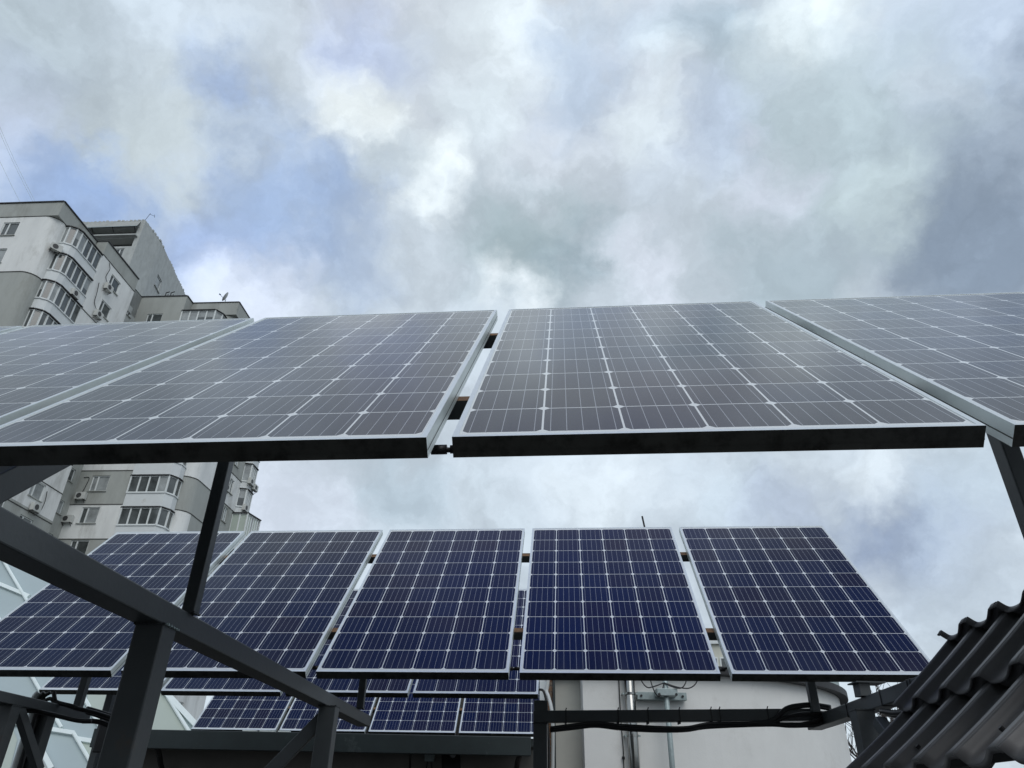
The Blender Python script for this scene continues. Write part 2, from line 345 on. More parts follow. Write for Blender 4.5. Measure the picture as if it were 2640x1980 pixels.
def window(W3, h, split=.36, gl='glass', depth=.12):
    a, b, c, e = h; f = MB(); fw = .07
    def bx(u0, u1, z0, z1, k0, k1, m, mb):
        P = [W3(u0,z0,k0), W3(u1,z0,k0), W3(u1,z1,k0), W3(u0,z1,k0)]; Q = [W3(u0,z0,k1), W3(u1,z0,k1), W3(u1,z1,k1), W3(u0,z1,k1)]
        mb.face(P, m); mb.face([P[0],Q[0],Q[1],P[1]], m); mb.face([P[1],Q[1],Q[2],P[2]], m); mb.face([P[2],Q[2],Q[3],P[3]], m); mb.face([P[3],Q[3],Q[0],P[0]], m)
    bx(a, b, c, c+fw, depth-.05, depth+.02, 'pvc', f); bx(a, b, e-fw, e, depth-.05, depth+.02, 'pvc', f)
    bx(a, a+fw, c+fw, e-fw, depth-.05, depth+.02, 'pvc', f); bx(b-fw, b, c+fw, e-fw, depth-.05, depth+.02, 'pvc', f)
    if split: s = a+(b-a)*split; bx(s-.05, s+.05, c+fw, e-fw, depth-.06, depth+.02, 'pvc', f)
    o = f.build('window', apt)
    p = MB(); g2 = gl if random.random() < .65 else 'curtain'; sx_ = a+(b-a)*split if split else a
    if split and random.random() < .5:
        p.face([W3(a,c,depth), W3(sx_,c,depth), W3(sx_,e,depth), W3(a,e,depth)], 'glass'); p.face([W3(sx_,c,depth), W3(b,c,depth), W3(b,e,depth), W3(sx_,e,depth)], g2)
    else: p.face([W3(a,c,depth), W3(b,c,depth), W3(b,e,depth), W3(a,e,depth)], g2)
    p.build('pane', o)
    s = MB(); bx(a-.08, b+.08, c-.06, c-.003, -.1, .0, 'plg', s)
    P = [W3(a-.08,c-.003,-.1), W3(b+.08,c-.003,-.1), W3(b+.08,c-.003,.0), W3(a-.08,c-.003,.0)]; s.face(P, 'plg'); s.build('sill', o)
def rim(pts, z, h, out, m, name='seam_line', mb=None):
    """a thin course that follows plan points, proud of the wall"""
    own = mb is None; mb = mb or MB()
    for p, q in zip(pts, pts[1:]):
        P = Vector((*p,0)); Q = Vector((*q,0)); d = (Q-P).normalized(); o = Vector((d.y, -d.x, 0))*out
        A0, A1 = P-d*.0, Q+d*.0
        c = [bp(A0.x, A0.y, z), bp(A1.x, A1.y, z), bp((A1+o).x, (A1+o).y, z), bp((A0+o).x, (A0+o).y, z)]; t = [v+E3*h for v in c]
        mb.face([c[3],c[2],t[2],t[3]], m); mb.face([c[0],c[1],c[2],c[3]], m); mb.face([t[3],t[2],t[1],t[0]], m)
        mb.face([c[0],c[3],t[3],t[0]], m); mb.face([c[2],c[1],t[1],t[2]], m)
    if own: return mb.build(name, apt)
ROOF = 40.4; XA = -38.3; B1 = 39.3; XB = -37.3
bandL = [(33.5, 'plg'), (39.03, 'plw'), (99, 'plg')]
wmb = MB()
# left wing front F1 (its corner rounded below the parapet)
def arc(cx, cy, r, a0, a1, n=7): return [(cx+r*math.cos(R(a0+(a1-a0)*i/n)), cy+r*math.sin(R(a0+(a1-a0)*i/n))) for i in range(n+1)]
RC = 1.0
h1 = (4.05, 5.35, 37.1, 38.45); W1 = wall(wmb, (-46.5, B1), (XA-RC, B1), GROUND, 39.0, [h1, (4.05, 5.35, 34.4, 35.8)], bandL); 
cor = arc(XA-RC, B1+RC, RC, -90, 0)
for p, q in zip(cor, cor[1:]): wall(wmb, p, q, GROUND, 39.0, [], bandL)
W2 = wall(wmb, (XA, B1+RC), (XA, 43.9), GROUND, 39.0, [], bandL)
wall(wmb, (-46.5, B1-.05), (XA+.05, B1-.05), 39.0, ROOF, [], [(99,'plg')]); wall(wmb, (XA+.05, B1-.05), (XA+.05, 43.85), 39.0, ROOF, [], [(99,'plg')])
wmb.face([bp(-46.5,B1-.05,39.0), bp(-46.5,B1+1.2,39.0), bp(XA+.05,B1+1.2,39.0), bp(XA+.05,B1-.05,39.0)], 'plg')
# projecting strip F2b
holesB = []
for k in range(15):
    zt = 38.41-FL*k
    if zt-1.25 > GROUND+.5: holesB.append((45.66-43.9, 47.05-43.9, zt-1.22, zt))
bandB = []
zz = 39.05; i = 0
while zz > GROUND: bandB.append((zz, 'plw' if i % 4 in (0, 1) else 'plg')); zz -= FL*1.0; i += 1
bandB = sorted([(z, ('plw' if (j % 5) != 3 else 'plg')) for j, (z, _) in enumerate(bandB)]) + [(99, 'plg')]
wall(wmb, (XA, 43.9), (XB, 43.9), GROUND, ROOF, [], bandB)
WB = wall(wmb, (XB, 43.9), (XB, 48.95), GROUND, ROOF, holesB, bandB)
wall(wmb, (XB, 48.95), (XA, 48.95), GROUND, ROOF, [], bandB)
# recess with narrow windows
holesC = [(50.15-48.95, 50.85-48.95, 38.65-FL*k-1.05, 38.65-FL*k) for k in range(14)]
bandC = [(20.0, 'plg'), (22.9, 'plg'), (25.8, 'plg'), (99, 'plt')]
WC = wall(wmb, (XA, 48.95), (XA, 51.5), GROUND, ROOF, holesC, bandC)
# F3 front wing
holesD = []
for k in range(14):
    zt = 38.46-FL*k; x0 = 1.1
    holesD.append((x0, x0+1.45, zt-1.32, zt))
bandD = []
z0 = 40.4
for j in range(16): bandD.append((z0-FL*j-(1.0 if j else 0), ['plg','plg','plw','plg','plw','plw','plw','plg','plw','plg'][j % 10]))
bandD = [(20.0,'plw'),(22.88,'plg'),(36.3,'plw'),(99,'plg')]; bandD = [(17.2,'plg')]+bandD
WD = wall(wmb, (XA, 51.5), (-33.94, 51.5), GROUND, ROOF, holesD, bandD)
wall(wmb, (-33.94, 51.5), (-33.94, 52.66), GROUND, ROOF, [], bandD)
# F4 front and rounded corner, right-hand face
R4 = 1.1
bandE = [(17.2,'plg'),(20.0,'plw'),(22.88,'plg'),(30.5,'plw'),(99,'plg')]
wall(wmb, (-33.94, 52.66), (-29.5-R4, 52.66), GROUND, 39.0, [], bandE)
cor4 = arc(-29.5-R4, 52.66+R4, R4, -90, 0)
for p, q in zip(cor4, cor4[1:]): wall(wmb, p, q, GROUND, 39.0, [], bandE)
wall(wmb, (-33.94, 52.61), (-29.45, 52.61), 39.0, ROOF, [], bandE); wall(wmb, (-29.45, 52.61), (-29.45, 63.4), 39.0, ROOF, [], bandE)
wmb.face([bp(-33.94,52.61,39.0), bp(-33.94,54,39.0), bp(-29.45,54,39.0), bp(-29.45,52.61,39.0)], 'plg')
b5 = 52.66+R4
holesF = [(58.95-b5, 59.75-b5, 25.36-FL*k-1.3, 25.36-FL*k) for k in range(-4, 8)]
bandF = [(14,'plw'),(22.9,'plg'),(25.85,'plw'),(28.6,'plg'),(31.2,'plw'),(33.9,'plg'),(99,'plw')]
WF = wall(wmb, (-29.5, b5), (-29.5, 61.4), GROUND, 39.0, holesF, bandF)
wall(wmb, (-29.5, 61.4), (-29.5, 63.4), GROUND, 39.0, [], bandF)
wall(wmb, (-29.5, 63.4), (-40, 63.4), GROUND, ROOF, [], bandF)
# roofs
for poly, z in (([(-46.5,B1-.05),(XA+.05,B1-.05),(XA+.05,43.85),(XA+.05,56),(-46.5,56)], ROOF), ([(XA,43.9),(XB,43.9),(XB,48.95),(XA,48.95)], ROOF), ([(XA,51.5),(-33.94,51.5),(-33.94,63.4),(XA,63.4)], ROOF), ([(-33.94,52.61),(-29.45,52.61),(-29.45,63.4),(-33.94,63.4)], ROOF)):
    wmb.face([bp(p[0],p[1],z) for p in poly], 'flash')
wmb.build('wall', apt)
# tower behind
tmb = MB(); TB = 48.48; TZ = 47.17
T0 = -44.4
holesT = [(.9, 5.6, 45.3, 46.35), (1.3, 5.65, 44.0, 45.0), (4.25, 5.05, 42.7, 43.75)]
WT = wall(tmb, (T0, TB), (XA, TB), 38, TZ, holesT, [(99,'plt')], depth=.9)
WTa = wall(tmb, (XA, TB), (XA, 51.5), 38, TZ, [], [(99,'plt')])
dl = math.hypot(-40.07+38.3, 61.85-51.5)
WTb = wall(tmb, (XA, 51.5), (-40.07, 61.85), 38, TZ, [(1.45, 2.7, 43.0, 44.35)], [(99,'plt')])
wall(tmb, (-40.07, 61.85), (-46, 61.85), 38, TZ, [], [(99,'plt')]); wall(tmb, (-46, 61.85), (T0, TB), 38, TZ, [], [(99,'plt')])
tmb.face([bp(*p, TZ) for p in ((T0,TB),(XA,TB),(XA,51.5),(-40.07,61.85),(-46,61.85))], 'plt')
# ragged stones along the top edge
for k in range(46):
    t = k/45
    if t < .35: a, b = T0+(XA-T0)*t/.35, TB+.1
    else:
        q = (t-.35)/.65; a, b = (XA, 51.5) if q < .01 else (XA-1.77*max(0,(q-.22)/.78), TB+13.3*q)
        a -= .1
    s = random.uniform(.05, .1); c = bp(a+random.uniform(-.03,.03), b, TZ+.03); tmb.obox(c, E1, E2, E3, s*1.4, s*1.4, s*random.uniform(.7,1.2), 'plt')
tmb.build('tower', apt)
dk = MB(); 
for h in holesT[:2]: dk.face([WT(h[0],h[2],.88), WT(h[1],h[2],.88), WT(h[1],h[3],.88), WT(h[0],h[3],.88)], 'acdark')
dk.build('opening', apt)
cn = MB()
A, B, C_, D_ = WT(.6,46.95,-.02), WT(5.7,47.0,-.02), WT(5.85,46.08,-.5), WT(.45,46.03,-.5)
cn.face([A,B,C_,D_], 'plg'); cn.face([v+E3*-.06 for v in (D_,C_,B,A)], 'galv'); cn.face([D_, C_, C_-E3*.06, D_-E3*.06], 'galv')
for u in (1.4, 3.4, 5.5): cn.bar(WT(u,46.1,-.45), WT(u,45.75,0), .05, .05, 'flash')
cn.build('awning', apt)
lg = MB(); c0, c1 = WT(.9,45.15,-.18), WT(5.9,45.15,-.18); lg.bar(c0, c1, .35, .12, 'plt'); lg.build('ledge', apt)
for h in ((4.25,5.05,42.7,43.75),): window(WT, h, .5)
window(WTb, (1.45, 2.7, 43.0, 44.35), None, 'curtain')
window(W1, h1); window(W1, (4.05, 5.35, 34.4, 35.8))
def vis(z): return z > 28.2 or 13 < z < 27
for h in holesB:
    if vis(h[2]): window(WB, h, .3)
for h in holesC:
    if vis(h[2]): window(WC, h, None if random.random() < .5 else .5)
for h in holesD:
    if vis(h[2]): window(WD, h, .33)
for h in holesF:
    if 3 < h[2] < 28: window(WF, h, .5)
# string courses / panel seams
for z, pts in ((39.0, [(-46.5,B1)]+cor+[(XA,43.9)]), (33.5, [(-46.5,B1)]+cor+[(XA,43.9)]), (39.05, [(XB,43.9),(XB,48.95)]), (33.5, [(XB,43.9),(XB,48.95)]),
               (22.2, [(XB,43.9),(XB,48.95)]), (19.85, [(XB,43.9),(XB,48.95)]), (17.5, [(XB,43.9),(XB,48.95)]),
               (22.88, [(XA,51.5),(-33.94,51.5)]), (20.0, [(XA,51.5),(-33.94,51.5)]), (17.2, [(XA,51.5),(-33.94,51.5)]), (25.7, [(XA,51.5),(-33.94,51.5)]), (36.3, [(XA,51.5),(-33.94,51.5)]),
               (22.88, [(-33.94,52.66)]+cor4+[(-29.5,61.4)]), (20.0, [(-33.94,52.66)]+cor4+[(-29.5,61.4)]), (25.85, [(-33.94,52.66)]+cor4+[(-29.5,61.4)])):
    rim(pts, z-.03, .06, .035, 'seam')
rim([(-46.5,B1-.05),(XA+.05,B1-.05)], ROOF, .1, .08, 'flash', 'roof_edge'); rim([(XA+.05,B1-.05),(XA+.05,43.85)], ROOF, .1, .08, 'flash', 'roof_edge')
rim([(XB,43.9),(XB,48.95)], ROOF, .1, .08, 'flash', 'roof_edge'); rim([(XA,43.9),(XB,43.9)], ROOF, .1, .05, 'flash', 'roof_edge')
rim([(XA,51.5),(-33.94,51.5)], ROOF, .09, .07, 'flash', 'roof_edge'); rim([(-33.94,51.5),(-33.94,52.61)], ROOF, .09, .07, 'flash', 'roof_edge'); rim([(-33.94,52.61),(-29.45,52.61)], ROOF, .08, .06, 'flash', 'roof_edge')
rim([(-29.45,52.61),(-29.45,63.4)], ROOF, .08, .06, 'flash', 'roof_edge')
# glazed bays
def bay(path, ztop, zsill, zbot, back, splits, gl='glass', capout=.12, parap='bayw', frame='pvc', open_back=False):
    """path: plan points left to right seen from outside"""
    p = MB()
    for a, b in zip(path, path[1:]): p.face([bp(*a,zbot), bp(*b,zbot), bp(*b,zsill), bp(*a,zsill)], parap)
    p.face([bp(*q,zbot) for q in reversed(path)], parap)
    cap2 = [bp(*q,zsill) for q in path]; p.face(cap2, parap)
    o = p.build('balcony', apt)
    rim(path, zsill-.07, .07, .07, parap, mb=(mb2 := MB())); mb2.build('ledge', o)
    f = MB(); gpn = MB(); ht = .09
    for i, (a, b) in enumerate(zip(path, path[1:])):
        n = splits[i]; A = Vector((*a,0)); B_ = Vector((*b,0)); d = (B_-A).normalized(); inn = Vector((-d.y,d.x,0))
        for k in range(n+1):
            c = A.lerp(B_, k/n) + inn*.04
            wd = .06 if 0 < k < n else .05
            f.obox(bp(c.x,c.y,(zsill+ztop)/2), E1*d.x+E2*d.y, E1*inn.x+E2*inn.y, E3, wd, .045, (ztop-zsill)/2-.001*(k % 3), frame)
        for z in (zsill+.04, ztop-.045):
            c = (A+B_)/2+inn*.045; f.obox(bp(c.x,c.y,z), E1*d.x+E2*d.y, E1*inn.x+E2*inn.y, E3, (B_-A).length/2, .035, .04, frame)
        q0, q1 = A+inn*.05, B_+inn*.05
        for k in range(n):
            u0, u1 = q0.lerp(q1, k/n), q0.lerp(q1, (k+1)/n); g2 = gl if random.random() < .86 else 'curtain'; zc = zsill+(ztop-zsill)*random.choice((0, 0, .35, .5)) if g2 == 'curtain' else zsill
            if zc > zsill: gpn.face([bp(u0.x,u0.y,zsill), bp(u1.x,u1.y,zsill), bp(u1.x,u1.y,zc), bp(u0.x,u0.y,zc)], 'glass')
            gpn.face([bp(u0.x,u0.y,zc), bp(u1.x,u1.y,zc), bp(u1.x,u1.y,ztop), bp(u0.x,u0.y,ztop)], g2)
    f.build('window_frame', o); gpn.build('pane', o)
    c = MB(); rim(path, ztop, .07, capout, 'flash', mb=c); c.face([bp(*q,ztop+.001) for q in reversed(path)], 'flash'); c.face([bp(*q,ztop+.069) for q in path], 'flash'); c.build('cap', o)
    return o
p2 = [(XA, 40.42), (-37.95, 40.44), (-37.5, 40.72), (-37.33, 41.15), (-37.33, 43.89)]
for k in range(9):
    zt = 38.88-FL*k
    if vis(zt-1.6): bay(p2, zt, zt-1.62, zt-FL+.08, None, [1,1,1,4])
p4 = [(-34.0, 52.6), (-33.9, 51.35), (-30.75, 51.35), (-30.35, 52.0), (-30.35, 52.65)]
for k in range(9):
    zt = 38.6-FL*k if k < 4 else 22.35-FL*(k-6)
    if k in (4, 5): zt = 22.35+FL*(6-k)
    if vis(zt-1.4): bay(p4, zt, zt-1.42, zt-FL+.08, None, [1,4,1,1], gl='curtain' if k == 0 else 'glass')
p5 = [(-29.5, 61.1), (-28.85, 61.3), (-28.85, 62.6), (-29.5, 62.9)]
for zt in (32.8, 30.3, 27.7, 25.2): bay(p5, zt, zt-1.7, zt-2.45, None, [1,4,1], gl='curtain')
bay([(-29.5, 60.8), (-28.1, 60.9), (-27.7, 62.9), (-29.5, 63.2)], 22.7, 20.4, 19.4, None, [2,6,1], gl='pane2')

# air conditioners
ac_spots = [(bp(-38.0,40.05,36.4), 0, 'white air conditioner on the rounded corner beside the topmost bay balcony', .35),
 (bp(-37.2,42.6,33.9), 1, 'white air conditioner hung under the second bay balcony from the roof', .35),
 (bp(-37.05,45.55,36.8), 1, 'white air conditioner below the top window of the projecting wall strip', .35),
 (bp(-37.05,45.55,34.05), 1, 'white air conditioner below the second window from the roof, just above the near panels', .35),
 (bp(-37.05,46.5,17.85), 1, 'air conditioner at the lower right of the leftmost window seen under the near panels', .35),
 (bp(-37.5,51.3,20.65), 2, 'air conditioner under the upper left corner window of the grey band', .35),
 (bp(-37.95,51.3,18.75), 2, 'air conditioner left of the lower window on the pale band', .35),
 (bp(-28.7,61.4,26.0), 1, 'upper left one of two dark air conditioners on the far right edge of the block', .35),
 (bp(-28.65,62.4,25.8), 1, 'upper right one of two dark air conditioners on the far right edge of the block', .35),
 (bp(-28.7,61.4,23.4), 1, 'dark air conditioner between the two lowest balconies of the far right edge', .35),
 (bp(-29.3,58.2,24.1), 1, 'small dark air conditioner beside the narrow window right of the steel post', .3)]
for (p, side, lab, s) in ac_spots:
    t = thing('air_conditioner', lab, 'air conditioner', p, 'air conditioners on the apartment block')
    out = E1 if side < 2 else -E2; al = E2 if side < 2 else E1
    if side == 0: out = (E1*.8-E2*.6).normalized(); al = (E2*.8+E1*.6).normalized()
    b = MB(); b.obox(p, al, out, E3, .4, .15, .28, 'ac'); b.build('body', t)
    f = MB(); c = p+out*.153-al*.1; f.tube([c, c+out*.02], .2, 'acdark', 18); o = f.build('fan_grille', t)
    f = MB()
    for k in (-.3, .3): q = p+al*k-E3*.3; f.bar(q-out*.2, q+out*.16, .04, .03, 'acdark'); f.bar(q-out*.18-E3*.2, q+out*.12-E3*.01, .03, .03, 'acdark')
    f.build('bracket', t)
# thin service cables on the facade
for pts, lab in (([bp(-37.27,44.9,38.9),bp(-37.2,45.1,38.4),bp(-37.25,45.05,37.6),bp(-37.1,45.4,37.0)], 'black cable hanging beside the top air conditioner on the wall strip'),
                 ([bp(-37.27,44.6,36.6),bp(-37.2,44.7,35.6),bp(-37.25,44.9,34.8),bp(-37.1,45.35,34.2)], 'black wavy cable running down to the second air conditioner'),
                 ([bp(-37.27,47.3,19.4),bp(-37.2,47.35,18.6),bp(-37.25,47.3,17.9),bp(-37.1,46.8,17.7)], 'black cable looping on the white wall right of the lowest left air conditioner'),
                 ([bp(-37.9,51.46,22.3),bp(-37.45,51.46,22.25),bp(-37.5,51.46,21.6),bp(-37.6,51.4,20.9)], 'thin cable above the air conditioner on the grey band')):
    c = MB(); c.tube(smooth_path(pts), .025, 'rubber', 6); tag(c.build('wall_cable'), lab, 'cable', 'cables on the apartment facade')
# roof aerials, dish, pipes
t = thing('roof_aerial', 'small stick aerial standing on the top corner of the tower', 'aerial', bp(-38.5, 48.6, TZ))
c = MB(); q = bp(-38.5,48.6,TZ); c.tube([q, q+Vector((.3,0,1.0))], .02, 'flash', 6); c.build('mast', t)
c = MB(); c.tube([q+Vector((.27,0,.9)), q+Vector((.7,.2,.82))], .016, 'flash', 6); c.tube([q+Vector((.66,.1,.95)), q+Vector((.7,.2,.65))], .014, 'flash', 6); c.build('boom', t)
q = bp(-31.0, 52.9, ROOF+.1)
t = thing('satellite_dish', 'pale satellite dish on the lower roof edge right of the tower', 'satellite dish', q)
c = MB(); c.tube([q, q+E3*.55], .03, 'galv', 6); c.build('stand', t)
c = MB(); ax = Vector((-.85,-.35,.4)).normalized(); uu = ax.orthogonal().normalized(); vv = ax.cross(uu); cc_ = q+E3*.75
rings = []
for k in range(5):
    r = .5*k/4; rings.append([cc_+(uu*math.cos(j*math.pi/8)+vv*math.sin(j*math.pi/8))*r+ax*(r*r*.5) for j in range(16)])
for k in range(4):
    for j in range(16): c.face([rings[k][j],rings[k][(j+1)%16],rings[k+1][(j+1)%16],rings[k+1][j]], 'greypipe')
c.build('dish', t, smooth=True)
c = MB(); c.tube([cc_-E3*.4, cc_+ax*.65-E3*.1], .02, 'flash', 6); c.obox(cc_+ax*.66-E3*.1, ax, uu, vv, .08, .05, .05, 'galv'); c.build('arm', t)
for i, x in enumerate((-36.3, -35.8)):
    c = MB(); q = bp(x, 51.8, ROOF); c.tube([q, q+E3*.7, q+E3*.8+E1*.3], .05, 'flash', 8); c.tube([q+E1*.2, q+E1*.25+E3*.5], .03, 'flash', 6)
    tag(c.build('roof_pipe'), ('left' if i == 0 else 'right')+' one of two dark bent pipes on the middle roof edge below the tower', 'pipe', 'pipes on the middle roof')
for k, (a0, z1) in enumerate(((-41.5, 0), (-41.3, 0), (-42.6, 0))):
    c = MB(); q = bp(a0, 41.2, ROOF+.3); e = q + Vector((-9.5, -3, 15))
    c.tube([q.lerp(e, t_/8)+E3*(-.5*math.sin(math.pi*t_/8)) for t_ in range(9)], .012, 'galv', 5)
    tag(c.build('overhead_wire'), ['thin overhead wire rising left from the roof, middle one of three', 'thin overhead wire rising left from the roof, rightmost of three', 'thin overhead wire rising left from the roof, leftmost of three'][k], 'wire', 'wires above the left roof')

# ------------------------------------------------------------------ glazed atrium on the left
atr = thing('glazed_atrium', 'sloping pale glass roof with white glazing bars at the lower left', 'glass roof', (-8, 13, GROUND))
SL = R(62); PN = Vector((0, -math.sin(SL), math.cos(SL)))   # plane through (0,12,0)
def onA(x, y, lift=0): r = ray(x, y); P0 = Vector((0,12,0)); return r*(P0.dot(PN)/r.dot(PN)) + PN*lift
Zc = lambda x, y: (x*.1808, 1700+y*.1808)
Cc = lambda x, y: (x*.31646, 1455+y*.31646)
def ext(p, q, t0, t1): return ((p[0]+(q[0]-p[0])*t0, p[1]+(q[1]-p[1])*t0), (p[0]+(q[0]-p[0])*t1, p[1]+(q[1]-p[1])*t1))
longs = [ext(Cc(45,0), Cc(210,280), -.35, 4.2), ext(Zc(460,250), Zc(890,1000), -1.15, 1.0), ext(Zc(1060,1070), Zc(1340,1548), 0, 1.8), ext(Zc(1250,650), Zc(1490,1080), -1.9, 1.15), ext(Zc(1670,560), Zc(1700,640), -9, 9), ext(Cc(1375,1100), Cc(1530,1350), -3.5, 1.3)]
edge = ext(Cc(1375,1080), Cc(1580,1300), -4.5, 2.6)
crosses = [(Cc(-60,145), Cc(240,270)), (Zc(600,995), Zc(1060,1070)), (Zc(1100,1150), Zc(1600,1232)), (Zc(-300,820), Zc(600,995)), (Cc(330,90), Cc(560,480))]
TL, TR = (-260, 1395), (300, 1440)
sheet = [(-900,1330), TL, (100,1432), (330,1560), edge[0], edge[1], (560,2080), (-1000,2080)]
c = MB(); c.face([onA(*p) for p in [(-900,1360),(0,1412),(150,1450),(300,1640),(445,1796),(505,1866),(640,2060),(-1000,2060)]], 'pane'); c.build('glazing', atr)
# greener panes
c = MB(); c.face([onA(*p, .012) for p in (Zc(1250,250), Zc(1750,300), Zc(1900,1100), Zc(1530,1080), Zc(1250,600))], 'pane2'); c.face([onA(*p,.012) for p in (Zc(1110,1170), Zc(2400,1380), Zc(2600,2000), Zc(1650,2000))], 'pane2')
c.face([onA(*p,.012) for p in (Cc(1310,1040), Cc(1375,1100), Cc(1530,1350), Cc(1600,1500), Cc(1200,1400))], 'pane2'); c.face([onA(*p,.012) for p in (Zc(-200,900), Zc(190,1010), Zc(250,1150), Zc(60,1900), Zc(-400,1900))], 'pane2')
c.build('green_pane', atr)
for (p, q) in longs[:5] + [longs[5]]:
    c = MB(); c.bar(onA(*p,.03), onA(*q,.03), .05, .05, 'mullion', up=PN); c.bar(onA(*p,.062), onA(*q,.062), .03, .012, 'mullion', up=PN); c.build('glazing_bar', atr)
for i, (p, q) in enumerate(crosses[:4]):
    c = MB(); c.bar(onA(*p,.027), onA(*q,.027), .065, .05, 'mullion', up=PN); c.build('glazing_bar', atr)
c = MB(); c.bar(onA(*edge[0],.03), onA(*edge[1],.03), .08, .08, 'mullion', up=PN); c.build('edge_bar', atr)
c = MB(); c.bar(onA(*Zc(540,1190),.06), onA(*Zc(760,1600),.06), .07, .07, 'mullion', up=PN)
c.face([onA(*p,.03) for p in (Zc(520,1240), Zc(560,1260), Zc(760,1640), Zc(600,1640), Zc(430,1500))], 'bayw'); c.build('gutter', atr)
# solid end wall below the edge so the roof stands on something
c = MB(); a_, b_ = onA(445,1796,-.05), onA(640,2060,-.05); c.face([a_, b_, Vector((b_.x,b_.y,GROUND)), Vector((a_.x,a_.y,GROUND))], 'wallw'); c.build('end_wall', atr)

# ------------------------------------------------------------------ far buildings glimpsed in gaps
def far_block(name, lab, p, w, d, h, ang, nx, nz, fl=3.0):
    t = thing(name, lab, 'apartment building', (p[0],p[1],GROUND)); t['group'] = 'far apartment blocks'
    ex = Vector((math.cos(ang), math.sin(ang), 0)); ey = Vector((-math.sin(ang), math.cos(ang), 0)); o = Vector((p[0],p[1],0))
    b = MB(); b.obox(o+E3*((GROUND+h)/2)+ey*d/2, ex, ey, E3, w/2, d/2, (h-GROUND)/2, 'cream'); b.build('wall', t)
    b = MB(); b.obox(o+E3*(h+.2)+ey*d/2, ex, ey, E3, w/2+.3, d/2+.3, .2, 'bayw'); b.build('roof', t)
    for j in range(nz):
        for i in range(nx):
            c = o + ex*(-w/2+(i+.5)*w/nx) + E3*(h-1.9-j*fl) - ey*.04
            m_ = MB(); m_.obox(c, ex, ey, E3, .75, .05, .75, 'pvc'); q = m_.build('window', t)
            m_ = MB()
            for s in (-.35, .35): m_.obox(c+ex*s-ey*.055, ex, ey, E3, .28, .01, .62, 'glass')
            m_.build('pane', q)
q = atY(1836, 1660, 70)
far_block('far_building', 'cream apartment block glimpsed between the two rightmost panels of the middle row', (q.x+1.3, 70), 5, 6, q.z, R(-8), 3, 3)
# ------------------------------------------------------------------ unseen shed shape behind the viewer, added to darken the near post fronts
t = thing('shed_light_blocker', 'added brown shed-shaped light blocker, unseen behind the viewer', 'shed', (-5, -4, GROUND))
c = MB(); c.box((-9, -6, GROUND), (-.3, -1.7, 2.5), 'shedwall'); c.build('wall', t)
c = MB(); A8, B8, C8, D8, E8, F8 = (-9.3,-1.4,2.4), (0,-1.4,2.4), (0,-3.85,3.9), (-9.3,-3.85,3.9), (-9.3,-6.3,2.4), (0,-6.3,2.4)
c.face([A8,B8,C8,D8], 'tile'); c.face([F8,E8,D8,C8], 'tile'); c.face([A8,E8,F8,B8], 'tile'); c.face([A8,D8,E8], 'shedwall'); c.face([B8,F8,C8], 'shedwall')
c.build('roof', t)
# ------------------------------------------------------------------ low shed under the rear panels
shed = thing('shed', 'low shaded shed with a long dark teal fascia below the rearmost panels', 'shed', (-1.8, 9.5, GROUND))
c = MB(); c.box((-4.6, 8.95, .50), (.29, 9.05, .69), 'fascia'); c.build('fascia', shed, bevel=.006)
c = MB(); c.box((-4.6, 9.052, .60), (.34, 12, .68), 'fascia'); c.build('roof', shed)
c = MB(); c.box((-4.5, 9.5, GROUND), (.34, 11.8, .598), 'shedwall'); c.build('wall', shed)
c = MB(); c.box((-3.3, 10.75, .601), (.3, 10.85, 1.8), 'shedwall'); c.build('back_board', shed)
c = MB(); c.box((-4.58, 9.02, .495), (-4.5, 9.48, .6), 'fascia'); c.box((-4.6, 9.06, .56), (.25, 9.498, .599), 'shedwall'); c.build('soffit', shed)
for x in (-2.95, -2.78, -2.55):
    c = MB(); c.box((x, 8.97, .693), (x+.13+.06*(x < -2.7), 9.03, .705), 'mullion'); c.build('roof_strip', shed)
t = thing('junction_box', 'small grey junction box on the shaded shed wall under the fascia', 'junction box', (-.9, 9.4, .33))
q = atY(1108, 1947, 9.44)
c = MB(); c.box((q.x-.055, 9.4, q.z-.065), (q.x+.055, 9.497, q.z+.065), 'galv'); t.location = (q.x, 9.45, q.z); t['_o'] = tuple(t.location); c.build('body', t, bevel=.005)
c = MB(); c.tube(smooth_path([(q.x-.02,9.45,q.z-.065),(q.x-.05,9.47,q.z-.25),(q.x-.1,9.48,q.z-.6)]), .008, 'rubber', 6); c.tube(smooth_path([(q.x+.02,9.45,q.z-.065),(q.x+.05,9.47,q.z-.25),(q.x+.04,9.48,q.z-.6)]), .008, 'rubber', 6); c.build('cable', t)
q = atY(1163, 1960, 9.2)
t = thing('floodlight', 'black floodlight mounted on the shaded shed wall', 'lamp', q)
c = MB(); c.obox(q, (.97,.05,.1), (0,.95,-.3), (-.1,.3,.95), .11, .03, .12, 'blackbox'); c.build('housing', t, bevel=.006)
c = MB(); c.tube([q+Vector((.02,-.035,.06)), q+Vector((.02,-.05,.055))], .035, 'steel', 14); c.build('lens', t)
c = MB(); c.bar(q+Vector((0,.03,0)), q+Vector((0,.3,.02)), .04, .02, 'blackbox'); c.build('bracket', t)
for k, x in enumerate((-3.9, -1.05, .17)):
    c = MB(); c.tube(smooth_path([(x,9.05,.52),(x-.03,9.3,.4),(x-.02,9.47,.1),(x-.02,9.47,-1)]), .03 if k != 1 else .014, 'rubber', 8)
    tag(c.build('hanging_cable'), ['thick black cable down the shed wall at the left end of the fascia','thin black cable just left of the junction box on the shed','thick black cable down the shed wall at the right end of the fascia'][k], 'cable', 'cables down the shed wall')

